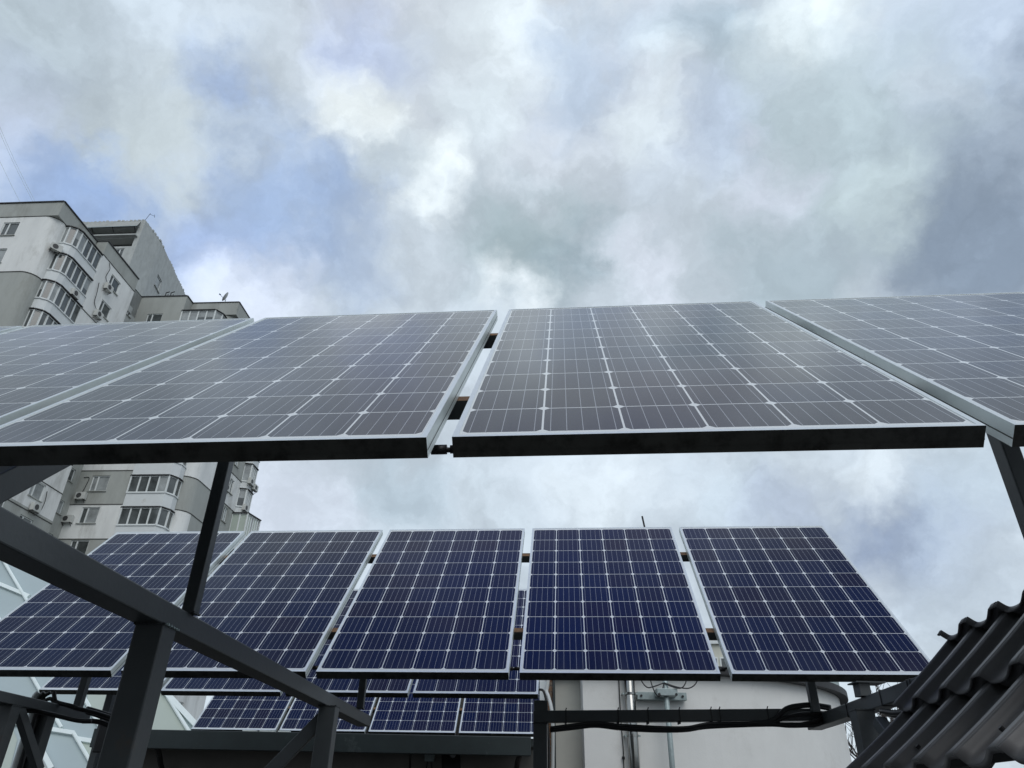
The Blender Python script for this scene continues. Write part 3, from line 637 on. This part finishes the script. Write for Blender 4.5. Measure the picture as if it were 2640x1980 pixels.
# ------------------------------------------------------------------ pale building on the right
hse = thing('rendered_house', 'pale rendered building with a rounded corner behind the right half of the middle row', 'building', (2.4, 10.5, GROUND))
cx, cy, r = 1.75, 12.7, 3.4
pl = [(.593,9.62),(.92,9.62),(.92,9.3)] + arc(cx, cy, r, -90, 10, 30) + [(cx+r*.98, 16), (.593, 16)]
c = MB()
for i, (p, q) in enumerate(zip(pl, pl[1:]+pl[:1])):
    c.face([(p[0],p[1],GROUND),(q[0],q[1],GROUND),(q[0],q[1],1.44),(p[0],p[1],1.44)], 'wallrec' if i == 0 else 'wallw')
c.build('wall', hse)
pr = [(.55,9.5),(.88,9.5),(.88,9.18)] + arc(cx, cy, r+.12, -90, 10, 30) + [(cx+r*.98+.12, 16), (.55, 16)]
c = MB(); c.prism(pr, 1.44, 1.53, 'flash', 'galv'); c.face([(p[0],p[1],1.438) for p in reversed(pr)], 'flash'); c.build('roof', hse)
c = MB(); c.box((4.35, 10.9, 1.532), (4.72, 11.2, 1.72), 'galv'); c.build('roof_vent', hse, bevel=.01)
c = MB(); c.box((.575,9.5,GROUND), (.602,9.62,1.4), 'fascia'); c.build('corner_strip', hse)
t = thing('brick_wall', 'narrow strip of old orange brick wall left of the pale building', 'wall', (.45, 9.6, GROUND))
c = MB()
random.seed(3)
for j in range(40):
    z = GROUND+j*.075
    c.box((.42+.003*random.random(), 9.6+random.uniform(0,.012), z), (.49, 9.72, z+.066), 'brick'); c.box((.50, 9.6+random.uniform(0,.012), z), (.573, 9.72, z+.066), 'brick')
c.box((.36, 9.615, GROUND), (.573, 9.75, 1.4), 'wallrec'); c.build('brickwork', t)
c = MB(); c.box((.405, 9.3, .95), (.475, 9.38, 1.6), 'bayw'); tag(c.build('white_post', bevel=.004), 'short white square post at the right end of the rear panels', 'post')
c = MB(); c.tube(smooth_path([(.505,9.2,1.55),(.495,9.2,1.3),(.48,9.2,1.2),(.50,9.15,1.13),(.53,9.1,1.0),(.545,9.1,.8),(.54,9.2,.1),(.54,9.2,-1.6)]), .022, 'greypipe', 10); tag(c.build('conduit_hose', smooth=True), 'pale bent conduit hose beside the white square post', 'conduit')
c = MB(); c.tube(smooth_path([(.37,9.15,1.21),(.44,9.12,1.19),(.475,9.12,1.05),(.485,9.12,.85),(.5,9.12,.5),(.47,9.2,-.5)]), .014, 'rubber', 8); tag(c.build('black_hose', smooth=True), 'black cable curling down beside the pale conduit hose', 'cable')
# flue
t = thing('flue_pipe', 'shiny stainless steel flue pipe fixed upright on the pale wall', 'flue', (1.47, 9.2, GROUND))
c = MB(); c.tube([(1.47,9.2,GROUND),(1.47,9.2,.63),(1.47,9.2,.64),(1.47,9.2,1.9)], .062, 'steel', 28); c.build('pipe', t, smooth=True)
for z in (1.19, .79, .74, .1):
    c = MB(); c.tube([(1.47,9.2,z-.012),(1.47,9.2,z+.012)], .068, 'steel', 28); c.build('clamp_band', t)
c = MB(); 
for z in (1.19, .74): c.bar((1.38,9.2,z), (1.56,9.2,z), .02, .02, 'galv'); c.bar((1.385,9.2,z), (1.385,9.3,z), .015, .015, 'galv')
c.build('bracket', t)
c = MB(); c.tube(smooth_path([(1.36,9.28,1.6),(1.355,9.28,1.0),(1.365,9.28,.6),(1.36,9.28,.3),(1.365,9.28,-1.5)]), .006, 'rubber', 6); c.tube([(1.36,9.27,.53),(1.36,9.27,.5)], .018, 'rubber', 8); tag(c.build('thin_wire'), 'thin grey wire running down the wall left of the flue pipe', 'cable')
# galvanised mast with bracket
t = thing('antenna_mast', 'galvanised mast held to the pale wall by a steel channel bracket', 'mast', (1.88, 9.1, GROUND))
topq = atY(1655.5, 1331, 9.1)
c = MB(); c.tube([(1.875,9.1,GROUND),(1.88,9.1,2.5)], .031, 'galv', 20); c.build('pole', t, smooth=True)
c = MB(); c.tube([(1.88,9.1,2.5),(topq.x,9.1,topq.z)], .012, 'flash', 8); c.build('rod', t)
c = MB(); c.box((1.555,9.2,1.13),(2.14,9.297,1.215), 'galv'); c.build('channel', t, bevel=.004)
c = MB(); c.box((1.76,9.03,1.155),(2.0,9.199,1.235), 'galv'); c.build('clamp', t, bevel=.006)
for x in (1.60, 2.09, 1.78, 1.98):
    c = MB(); y = 9.2 if x in (1.60,2.09) else 9.03; c.tube([(x,y,1.17),(x,y-.02,1.17)], .014, 'flash', 8); c.build('bolt', t)
random.seed(5)
for k, (x0, dx, lab) in enumerate(((1.72,-.14,'leftmost black cable loop above the steel channel bracket'),(1.79,-.1,'inner black cable loop crossing in front of the channel bracket'),(1.95,.16,'inner right black cable loop beside the galvanised mast'),(2.0,.24,'rightmost black cable loop above the channel bracket'))):
    c = MB(); z = 1.5
    c.tube(smooth_path([(x0,9.08,1.6),(x0+dx*.8,9.05,1.45),(x0+dx,9.02,1.33),(x0+dx*.6,9.0,1.24-(k==1)*.06),(x0,9.03,1.25-(k==1)*.1),(1.86,9.07,1.3)]), .007, 'rubber', 7)
    tag(c.build('cable_loop', smooth=True), lab, 'cable', 'cable loops on the mast')

# ------------------------------------------------------------------ bare tree
random.seed(21)
t = thing('bare_tree', 'leafless tree seen through the gap left of the dark tiled roof', 'tree', (14.2, 30, GROUND))
base = atY(2290, 1850, 26); base = Vector((base.x, 26, GROUND)); t.location = base; t['_o'] = tuple(base)
tr = MB(); top = base+Vector((-.2,0,3.4)); tr.tube([base, base+Vector((.1,0,1.8)), top], .13, 'bark', 8, r2=.08); tr.build('trunk', t)
cr_ = MB()
def grow(p, d, ln, r, lv):
    pts = [p]
    for i in range(4):
        d = (d+Vector((random.uniform(-.25,.25), random.uniform(-.25,.25), random.uniform(-.05,.22)))).normalized(); pts.append(pts[-1]+d*ln/4)
    cr_.tube(pts, r, 'bark', 5 if lv < 2 else 4, False, r2=r*.55)
    if lv < 4:
        for i in range(5 if lv < 3 else 4):
            q = pts[random.randint(1, 4)]; a = random.uniform(0, 6.28); nd_ = (d*.8+Vector((math.cos(a), math.sin(a), random.uniform(-.2,.7)))*.75).normalized()
            grow(q, nd_, ln*random.uniform(.5,.72), r*.58, lv+1)
for k in range(8):
    a = k*6.28/8+random.random(); grow(base+Vector((0,0,1.6+.2*k)), Vector((math.cos(a)*.8, math.sin(a)*.8, .7)).normalized(), 1.65, .055, 1)
cr_.build('branches', t)

# ------------------------------------------------------------------ solar panel rows
PW, PH = .992, 1.650
ROWS = [((-2.191,1.434,.612), -4.90, 44.95, .050, .167, .043, range(-1, 4)),
        ((-3.066,4.128,.587), -4.99, 44.73, .056, 0, .043, range(0, 5)),
        ((-3.828,6.396,.771), -4.37, 43.34, .041, 0, .043, range(0, 4)),
        ((-3.628,9.225,.724), -3.42, 45.30, .044, 0, .043, range(0, 4))]
def axes(i):
    o, yaw, ti, gap, dr, th, ks = ROWS[i]; yaw, ti, dr = R(yaw), R(ti), R(dr)
    ex = Vector((math.cos(yaw)*math.cos(dr), math.sin(yaw)*math.cos(dr), math.sin(dr))); hh = Vector((-math.sin(yaw), math.cos(yaw), 0))
    ey = hh*math.cos(ti)+Vector((0,0,1))*math.sin(ti); ey = (ey-ex*ey.dot(ex)).normalized(); nn = ex.cross(ey)
    return Vector(o), ex, ey, nn, gap, th, ks
def panel_parts(th):
    f = MB(); lip = .0115; wt = .002
    X, Y = PW, PH
    # top lip ring, mitred
    o_ = [(0,0),(X,0),(X,Y),(0,Y)]; i_ = [(lip,lip),(X-lip,lip),(X-lip,Y-lip),(lip,Y-lip)]
    for k in range(4):
        a, b, c_, d_ = o_[k], o_[(k+1)%4], i_[(k+1)%4], i_[k]
        f.face([(a[0],a[1],0),(b[0],b[1],0),(c_[0],c_[1],0),(d_[0],d_[1],0)], 'alu')
        f.face([(d_[0],d_[1],0),(c_[0],c_[1],0),(c_[0],c_[1],-.006),(d_[0],d_[1],-.006)], 'alu')
        m_ = 'shade_grime' if k == 0 else 'alu'
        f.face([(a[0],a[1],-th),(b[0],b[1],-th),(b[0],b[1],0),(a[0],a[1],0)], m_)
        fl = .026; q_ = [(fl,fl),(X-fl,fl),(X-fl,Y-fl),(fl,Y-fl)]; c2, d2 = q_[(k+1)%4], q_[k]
        f.face([(b[0],b[1],-th),(a[0],a[1],-th),(d2[0],d2[1],-th),(c2[0],c2[1],-th)], 'shade_grime' if k == 0 else 'alu')
        w_ = [(wt,wt),(X-wt,wt),(X-wt,Y-wt),(wt,Y-wt)]; c3, d3 = w_[(k+1)%4], w_[k]
        f.face([(c3[0],c3[1],-th),(d3[0],d3[1],-th),(d3[0],d3[1],-.006),(c3[0],c3[1],-.006)], 'alu')
        # drain / grip line along the outer side
        mid = -th*.62; nx, ny = [(0,-1),(1,0),(0,1),(-1,0)][k]; e = .0006
        f.face([(a[0]+nx*e,a[1]+ny*e,mid-.0012),(b[0]+nx*e,b[1]+ny*e,mid-.0012),(b[0]+nx*e,b[1]+ny*e,mid+.0012),(a[0]+nx*e,a[1]+ny*e,mid+.0012)], 'shade_grime')
    s = MB(); e = .004; z = -.0018
    s.face([(e,e,z),(X-e,e,z),(X-e,Y-e,z),(e,Y-e,z)], 'cells'); s.face([(e,Y-e,z-.004),(X-e,Y-e,z-.004),(X-e,e,z-.004),(e,e,z-.004)], 'back')
    j = MB(); j.box((X/2-.06, Y-.2, -.03), (X/2+.06, Y-.08, -.007), 'blackbox')
    cb = MB(); cb.tube(smooth_path([(X/2-.05,Y-.2,-.02),(X/2-.2,Y-.5,-.02),(X/2-.3,Y-.9,-.025),(.05,Y-1.1,-.03)]), .0035, 'rubber', 6); cb.tube(smooth_path([(X/2+.05,Y-.2,-.02),(X/2+.2,Y-.5,-.02),(X/2+.3,Y-.9,-.025),(X-.05,Y-1.1,-.03)]), .0035, 'rubber', 6)
    return f, s, j, cb
proto = {}
def panel(i, k, label, group):
    o, ex, ey, nn, gap, th, ks = axes(i)
    M4 = Matrix((ex, ey, nn)).transposed().to_4x4(); M4.translation = o + ex*(k*(PW+gap))
    if th not in proto:
        t = thing('solar_panel', label, 'solar panel', (0,0,0), group, local=True)
        f, s, j, cb = panel_parts(th)
        f.build('frame', t); s.build('cell_sheet', t); jo = j.build('junction_box', t); cb.build('lead', jo)
        proto[th] = t
    else:
        src = proto[th]; t = src.copy(); COL.objects.link(t); t['label'] = label; t['group'] = group
        for ch in src.children:
            c_ = ch.copy(); COL.objects.link(c_); c_.parent = t
            for g_ in ch.children: d_ = g_.copy(); COL.objects.link(d_); d_.parent = c_
    t.matrix_world = M4
    return t
NEAR = ['sliver of a solar panel at the left frame edge in the large near row', 'large near-row solar panel left of the steel side bar, below the apartment block', 'large near-row solar panel just left of the centre gap, over the upright post', 'large near-row solar panel just right of the centre gap', 'large near-row solar panel cut by the right frame edge']
MID = ['leftmost solar panel of the middle row, crossed by the sloping beam', 'second solar panel from the left in the middle row, right of the upright post', 'central solar panel of the five in the middle row', 'fourth solar panel of the middle row, in front of the flue pipe', 'rightmost solar panel of the middle row, touching the tiled roof']
THR = ['leftmost solar panel of the partly hidden third row, above the bent cables', 'second solar panel of the partly hidden third row, just right of the big post', 'third solar panel of the partly hidden third row, behind the short upright', 'rightmost solar panel of the partly hidden third row, beside the white post']
LOW = ['leftmost small solar panel of the lowest, farthest row, beside the glass roof', 'second small solar panel of the farthest row, behind the second steel post', 'third small solar panel of the farthest row, right of the beam end', 'rightmost small solar panel of the farthest row, meeting the square post']
for i, labs, gname in ((0, NEAR, 'solar panels of the near row'), (1, MID, 'solar panels of the middle row'), (2, THR, 'solar panels of the third row'), (3, LOW, 'solar panels of the farthest row')):
    for k, lb in zip(ROWS[i][6], labs): panel(i, k, lb, gname)
# rails under the panels
RN = ['near', 'middle', 'third', 'farthest']
for i in range(4):
    o, ex, ey, nn, gap, th, ks = axes(i)
    u0 = ks[0]*(PW+gap)+.03; u1 = (ks[-1]+1)*(PW+gap)-gap-.03
    for v, nm in ((.44, 'lower'), (1.335, 'upper')):
        a = o+ex*u0+ey*v-nn*(th+.027); b = o+ex*u1+ey*v-nn*(th+.027)
        c = MB(); c.bar(a, b, .04, .05, 'paint', up=nn, mats={'+z':'rust'})
        tag(c.build('mounting_rail'), f'{nm} steel rail with a rusty top behind the {RN[i]} row of panels', 'mounting rail', 'rails behind the panel rows')
    # small black connectors in the gaps
    if i < 2:
        for k in list(ks)[:-1]:
            u = (k+1)*(PW+gap)-gap/2
            q = o+ex*u+ey*(.19 if i == 0 else .16)-nn*(th+.05)
            c = MB(); c.tube(smooth_path([q-ex*.12+nn*.035, q-ex*.06+nn*.012, q-ex*.05+ey*.003, q+ex*.02-ey*.002, q+ex*.04+nn*.012, q+ex*.12+nn*.035]), .006, 'rubber', 8)
            c.tube([q-ex*.055, q-ex*.02], .011, 'rubber', 10); c.tube([q-ex*.012, q+ex*.03], .0095, 'rubber', 10)
            tag(c.build('cable_connector', smooth=True), f'black plug connector in the gap right of the {["far left","first","second","third","fourth"][k+1]} {RN[i]}-row panel', 'connector', 'connectors between the panels')

# ------------------------------------------------------------------ steel frames
YB = Vector((.0297, .9996, 0))
def rafter(i, u, v0, v1, mb, w=.05, h=.07):
    o, ex, ey, nn, gap, th, ks = axes(i); d = th+.055+h/2
    mb.bar(o+ex*u+ey*v0-nn*d, o+ex*u+ey*v1-nn*d, w, h, 'paint', up=nn)
def under(i, x, y, extra=.0):   # height of the underside of row i over a ground point
    o, ex, ey, nn, gap, th, ks = axes(i); q = o-nn*(th+.055+.07+extra); return q.z - ((x-q.x)*nn.x+(y-q.y)*nn.y)/nn.z
# frame A : the long beam that crosses the left half
fa = thing('panel_support', 'dark steel support whose long beam slopes across the lower left', 'steel support', (-.88, 3.4, GROUND))
def box_beam(pts, w, h, ztop, name, par):
    c = MB(); p, q = pts; c.bar((p[0],p[1],ztop-h/2), (q[0],q[1],ztop-h/2), w, h, 'paint'); return c.build(name, par, bevel=.004)
def post(x, y, z0, z1, w, par, name='post', yaw=-2.0, bev=.004):
    c = MB(); ax = Vector((math.cos(R(yaw)), math.sin(R(yaw)), 0)); ay = Vector((-math.sin(R(yaw)), math.cos(R(yaw)), 0))
    c.obox((x,y,(z0+z1)/2), ax, ay, E3, w/2, w/2, (z1-z0)/2, 'paint'); po = c.build(name, par, bevel=bev)
    # weld bead where it meets the beam
    wz = z1-.001 if name == 'post' else z0+.002; wb = MB(); n_ = int(w/.0055); P_ = Vector((x,y,wz))
    for sx_, sy_, al_ in ((0,-1,ax),(1,0,ay),(-1,0,ay)):
        for k in range(n_+1):
            q = P_+ax*sx_*w/2+ay*sy_*w/2+al_*(k/n_-.5)*w; h = .0022+.001*math.sin(k*1.9+x*7)
            wb.obox(q, ax, ay, E3, .0032, .0032, h, 'paint')
    wb.build('weld_bead', po); return po
# right top edge of the beam runs through the surveyed points, so the axis lies half a width to the left
bw = .08
box_beam(((-1.008-.04, .2), (-.838-bw/2, 4.93)), bw, .062, .48, 'beam', fa)
post(-.972, 2.07, GROUND, .417, .08, fa); post(-.868-.002, 3.88, GROUND, .417, .082, fa)
def fit_top(i, x, y): return under(i, x, y)
post(-.944, 2.20, .48, fit_top(0,-.944,2.20)-.03, .04, fa, 'upright'); post(-.845, 4.57, .48, fit_top(1,-.845,4.57)-.02, .04, fa, 'upright')
c = MB(); c.bar(atY(846,1836,3.9), atY(600,2090,3.85), .06, .06, 'paint'); c.build('brace', fa, bevel=.003)
c = MB()
for k in range(14): q = Vector((-.931+.003*math.sin(k*2.1), 2.035+k*.0058, .4165)); c.obox(q, (1,0,0),(0,1,0),(0,0,1), .004, .0035, .0025+.0012*math.sin(k*1.7), 'galv')
c.build('weld_bead', fa)
# frame B : far left
fb = thing('panel_support', 'dark steel support with a capped beam end and brace, lower left corner', 'steel support', (-2.64, 4, GROUND))
box_beam(((-2.654, 1.6), (-2.654, 5.0)), .08, .052, .48, 'beam', fb)
post(-2.655, 4.225, GROUND, .427, .08, fb); post(-2.715, 4.68, GROUND, .427, .085, fb)
post(-2.62, 4.83, .48, fit_top(1,-2.62,4.83), .045, fb, 'upright')
c = MB(); a_ = atz(46,1822,.43); rr_ = ray(99,1985); b_ = rr_*(-2.60/rr_.x); c.bar(a_, b_, .045, .045, 'paint'); c.build('brace', fb, bevel=.003)
# third row upright behind
t = thing('steel_upright', 'slim weathered steel upright under the third row, left of the big post', 'post', (-2.4,6.9,GROUND))
q = atY(285, 1800, 6.9); post(q.x, 6.9, GROUND, under(2,q.x,6.9)+.02, .06, t, 'post')
t.location = (q.x, 6.9, GROUND); 
for ch in t.children: ch.location = (-2.4-q.x, 0, 0)
# frame C : right
fc = thing('panel_support', 'dark steel support with braced post below the rightmost middle-row panel', 'steel support', (1.7, 3.6, GROUND))
box_beam(((1.51, .9), (1.795, 4.6)), bw, .062, .48, 'beam', fc)
post(1.645, 3.62, GROUND, .417, .085, fc)
post(1.55+.03, 2.07, .48, under(0,1.58,2.07), .055, fc, 'upright'); post(1.70, 4.3, .48, under(1,1.7,4.3), .045, fc, 'upright')
c = MB(); c.bar((1.66,3.5,.36), (1.69,2.85,-.3), .05, .05, 'paint'); c.build('brace', fc, bevel=.003)
c = MB(); c.box((1.66,3.62,.4801),(1.71,3.69,.535),'paint'); c.box((1.64,3.6,.5351),(1.78,3.7,.541),'paint'); c.build('bracket', fc)
# cross beam with bundled cables
XL = Vector((.159, 4.468, .48)); XR = Vector((1.74, 4.335, .505)); XD = (XR-XL).normalized()
fx = thing('cross_beam', 'dark horizontal steel beam on a square post in front of the pale wall', 'steel beam', (.2, 4.5, GROUND))
c = MB(); c.bar(XL-E3*.031+Vector((0,.03,0)), XR-E3*.031+Vector((0,.03,0)), .06, .062, 'paint'); c.build('beam', fx, bevel=.004)
post(.2, 4.525, GROUND, .417, .078, fx, yaw=-5); c = MB(); c.box((.162,4.47,.4801),(.24,4.55,.535), 'paint'); c.build('post_cap', fx, bevel=.003)
# cables under the cross beam
random.seed(11)
for j in range(5):
    pts = []
    n = 13
    for k in range(n):
        q = XL.lerp(XR, .06+k/(n-1)*.96); sag = -.068-.006*(.5+.5*math.sin(k*2.3+.7))-.024*(.5+.5*math.cos(k*1.05+1))-.003*j
        pts.append(q+Vector((0, .0+.011*j, sag+random.uniform(-.002,.002))))
    e = XR+Vector((.05,-.03,-.01)); pts[-1] = e+Vector((0,0,.016-.014*j)); pts[-2] = XL.lerp(XR,.975)+Vector((0,-.03,(.018,.006,-.03,-.065,-.085)[j])); pts[-3] = XL.lerp(XR,.93)+Vector((0,-.028,(.016,.006,-.03,-.08,-.09)[j])); pts[-4] = XL.lerp(XR,.88)+Vector((0,-.02,(.0,-.01,-.045,-.08,-.09)[j])); pts[-5] = XL.lerp(XR,.81)+Vector((0,0,(-.066,-.07,-.074,-.078,-.082)[j]))
    c = MB(); c.tube(smooth_path(pts, 5), .0095, 'rubber', 8)
    tag(c.build('bundled_cable', smooth=True), ['black cable looping highest over the right end of the cross beam','second highest black cable crossing the right end of the cross beam','middle black cable of the bundle under the cross beam','fourth black cable down in the bundle under the cross beam','lowest sagging black cable of the bundle under the cross beam'][j], 'cable', 'cable bundle under the cross beam')
for k, s in enumerate((.115, .3, .405, .515, .625, .655, .82)):
    q = XL.lerp(XR, s)+Vector((0,.03,-.036)); c = MB(); c.obox(q, XD, (0,1,0), E3, .0028, .0325, .037, 'rubber')
    c.tube([q+Vector((0,-.03,.036)), q+Vector((.004,-.035,.048))], .003, 'rubber', 5)
    tag(c.build('cable_tie'), 'black cable tie on the cross beam, '+['first','second','third','fourth','fifth','sixth','last'][k]+' from the square post', 'cable tie', 'cable ties on the cross beam')
for k, Y in enumerate((2.98, 3.12, 3.15, 3.45, 3.9)):
    x = 1.50+(Y-.9)*.077; c = MB(); c.obox((x,Y,.449), (1,0,0), YB, E3, .033, .0028, .034, 'rubber')
    tag(c.build('cable_tie'), 'black cable tie on the right-hand beam, '+['first','second','third','fourth','fifth'][k]+' from the tiled roof', 'cable tie', 'cable ties on the right-hand beam')
c = MB(); c.tube(smooth_path([(1.66,2.7,.37),(1.665,3.0,.385),(1.67,3.3,.375),(1.68,3.5,.40)]), .012, 'rubber', 8); c.tube(smooth_path([(1.68,2.7,.36),(1.685,3.0,.37),(1.69,3.3,.36),(1.70,3.5,.39)]), .012, 'rubber', 8)
tag(c.build('beam_cable', smooth=True), 'black cables slung under the right-hand beam beside the tiled roof', 'cable')
# cables of frame B
P = lambda x, y, Y: atY(*Zc(x, y), Y)
for k, (pts, r, mm_, lab) in enumerate((([(470,1050),(400,900),(330,1200),(200,1600)], .02, 'rubber', 'thick black cable running down the lower left post'),
    ([(560,480),(500,560),(470,760),(400,1000),(300,1300),(190,1650)], .022, 'greypipe', 'pale bent conduit looping over the lower left beam'),
    ([(640,480),(560,560),(540,700),(480,900),(370,1250),(260,1650)], .018, 'rubber', 'black cable beside the pale conduit at the lower left'),
    ([(720,470),(640,520),(600,600),(720,560),(800,620),(980,650),(1100,690)], .011, 'rubber', 'black cable arching over the lower left beam, nearest the conduit'),
    ([(770,470),(780,560),(810,610),(950,650),(1100,700),(1350,760),(1640,850)], .012, 'rubber', 'black cable dropping straight from the third row onto the lower left beam'),
    ([(1240,700),(1400,745),(1640,820)], .013, 'rubber', 'top cable of the bundle leaving the capped beam end'),
    ([(1240,750),(1400,800),(1640,880)], .013, 'rubber', 'middle cable of the bundle leaving the capped beam end'),
    ([(1180,880),(1400,890),(1640,985)], .014, 'rubber', 'lowest sagging cable below the capped beam end'),
    ([(300,690),(330,730),(520,740),(800,800),(1100,870),(1300,880)], .012, 'rubber', 'dark cable slung along the underside of the lower left beam'))):
    c = MB(); c.tube(smooth_path([P(x, y, 4.62 if k in (1,2,3,4) else 4.75 if k < 8 else 4.4) for x, y in pts]), r, mm_, 8)
    tag(c.build('cable', smooth=True), lab, 'cable' if mm_ == 'rubber' else 'conduit', 'cables at the lower left frame')
q = P(1530, 1100, 6.0); c = MB(); c.obox(q, (1,0,0),(0,1,0),E3, .06, .05, .11, 'blackbox'); tag(c.build('black_box', bevel=.008), 'small black box beside the big post, above the glass roof', 'box')
# near-row rafters
for k, (u, lab) in enumerate(((1.03, 'sloping rafter under the near panels at the left picture edge'),)):
    c = MB(); rafter(0, u-.0, .0, 1.5, c, .05, .065); tag(c.build('rafter', bevel=.003), lab, 'rafter')

# ------------------------------------------------------------------ metal tile roof at the right
P0 = Vector((1.202, 2.344, .279)); hd = .105; be1, be2 = .836, .78; L1, L2 = .274, .27
yv = Vector((math.sin(hd), math.cos(hd), 0)); xv = Vector((math.cos(hd), -math.sin(hd), 0)); TW = .185
def sdir(b): return xv*math.cos(b)+E3*math.sin(b)
def ndir(b): return -xv*math.sin(b)+E3*math.cos(b)
PROF = [(0,.0105),(.012,.0065),(.03,.0036),(.06,.0018),(.11,.0005),(.18,0),(.25,.0004),(.31,.0016),(.37,.0038),(.43,.0068),(.49,.0104),(.55,.0145),(.61,.0189),(.67,.0235),(.71,.0266),(.745,.029),(.752,.0298),(.77,.0302),(.85,.0305),(.925,.0306),(.935,.0288),(.95,.0284),(.96,.0303),(.975,.0302),(.983,.0275),(.99,.018)]
troof = thing('metal_tile_roof', 'dark charcoal roof of wavy metal tiles filling the lower right corner', 'roof', (2.2, 1.8, GROUND))
ts = []
for w_ in range(-1, 10):
    for t_, h_ in PROF:
        tt = w_+t_
        if tt >= -.09: ts.append((tt, h_))
HS = .031
def course(base, b, ln, hs0, hs1, segs=10):
    rows = []
    for k in range(segs+1):
        f = k/segs; q = base+sdir(b)*ln*f; e = hs0+(hs1-hs0)*f - .0025*math.sin(math.pi*f)
        rows.append([q - yv*TW*t_ + ndir(b)*(h_+e) for t_, h_ in ts])
    return rows
def edge_rows(base, b):
    # the pressed step: back wall, then the upper tile overhanging it
    return [[base + sdir(b)*s_ - yv*TW*t_ + ndir(b)*(h_+e) for t_, h_ in ts] for s_, e in ((.0, -.004), (-.014, -.0035), (-.0145, .0))]
base_m1 = P0 - sdir(be2)*L2
allrows = []
allrows += [[v - ndir(be2)*.012 for v in course(base_m1, be2, .001, 0, 0, 1)[0]]] + course(base_m1, be2, L2, 0, -HS)
allrows += edge_rows(P0, be1) + course(P0, be1, L1, 0, -HS) + edge_rows(P0+sdir(be1)*L1, be1) + course(P0+sdir(be1)*L1, be1, .003, 0, 0, 1)
c = MB(); nvt = len(ts)
for row in allrows: c.v += row
ix = c.idx('tile')
for j in range(len(allrows)-1):
    for i in range(nvt-1): a = j*nvt+i; c.f.append((a+nvt, a+nvt+1, a+1, a)); c.mi.append(ix)
o = c.build('tile_sheet', troof, smooth=True)
md = o.modifiers.new('edges', 'EDGE_SPLIT'); md.split_angle = R(24)
md = o.modifiers.new('thick', 'SOLIDIFY'); md.thickness = .0008; md.offset = -1
for k, s_ in enumerate((-.17, .1, .24)):
    bb = be2 if s_ < 0 else be1; q = P0+sdir(bb)*s_-ndir(bb)*.045
    c = MB(); c.bar(q+yv*.0, q-yv*1.9, .05, .03, 'flash', up=ndir(bb)); c.build('batten', troof)
for yy in (.35, 1.3):
    c = MB(); a_ = P0-yv*yy; c.bar(a_-sdir(be2)*.2-ndir(be2)*.1, a_-ndir(be1)*.1, .05, .08, 'flash', up=ndir(be2)); c.bar(a_-ndir(be1)*.1, a_+sdir(be1)*.29-ndir(be1)*.1, .05, .08, 'flash', up=ndir(be1)); c.build('rafter', troof)
c = MB()
for yy in (.5, 1.8): q = P0-yv*yy+xv*.25; c.box((q.x-.03,q.y-.03,GROUND),(q.x+.03,q.y+.03,q.z+.12), 'paint')
c.build('post', troof)
for (x, y) in ((2373, 1930), (2590, 1884)):
    d = ray(x, y); q = P0-sdir(be2)*L2*.5; n_ = ndir(be2); s_ = q.dot(n_)/d.dot(n_); p_ = d*s_+n_*.004
    c = MB(); c.tube([p_-n_*.002, p_+n_*.006], .0055, 'flash', 8); c.build('screw', troof)

for o in bpy.data.objects:
    if '_o' in o: del o['_o']
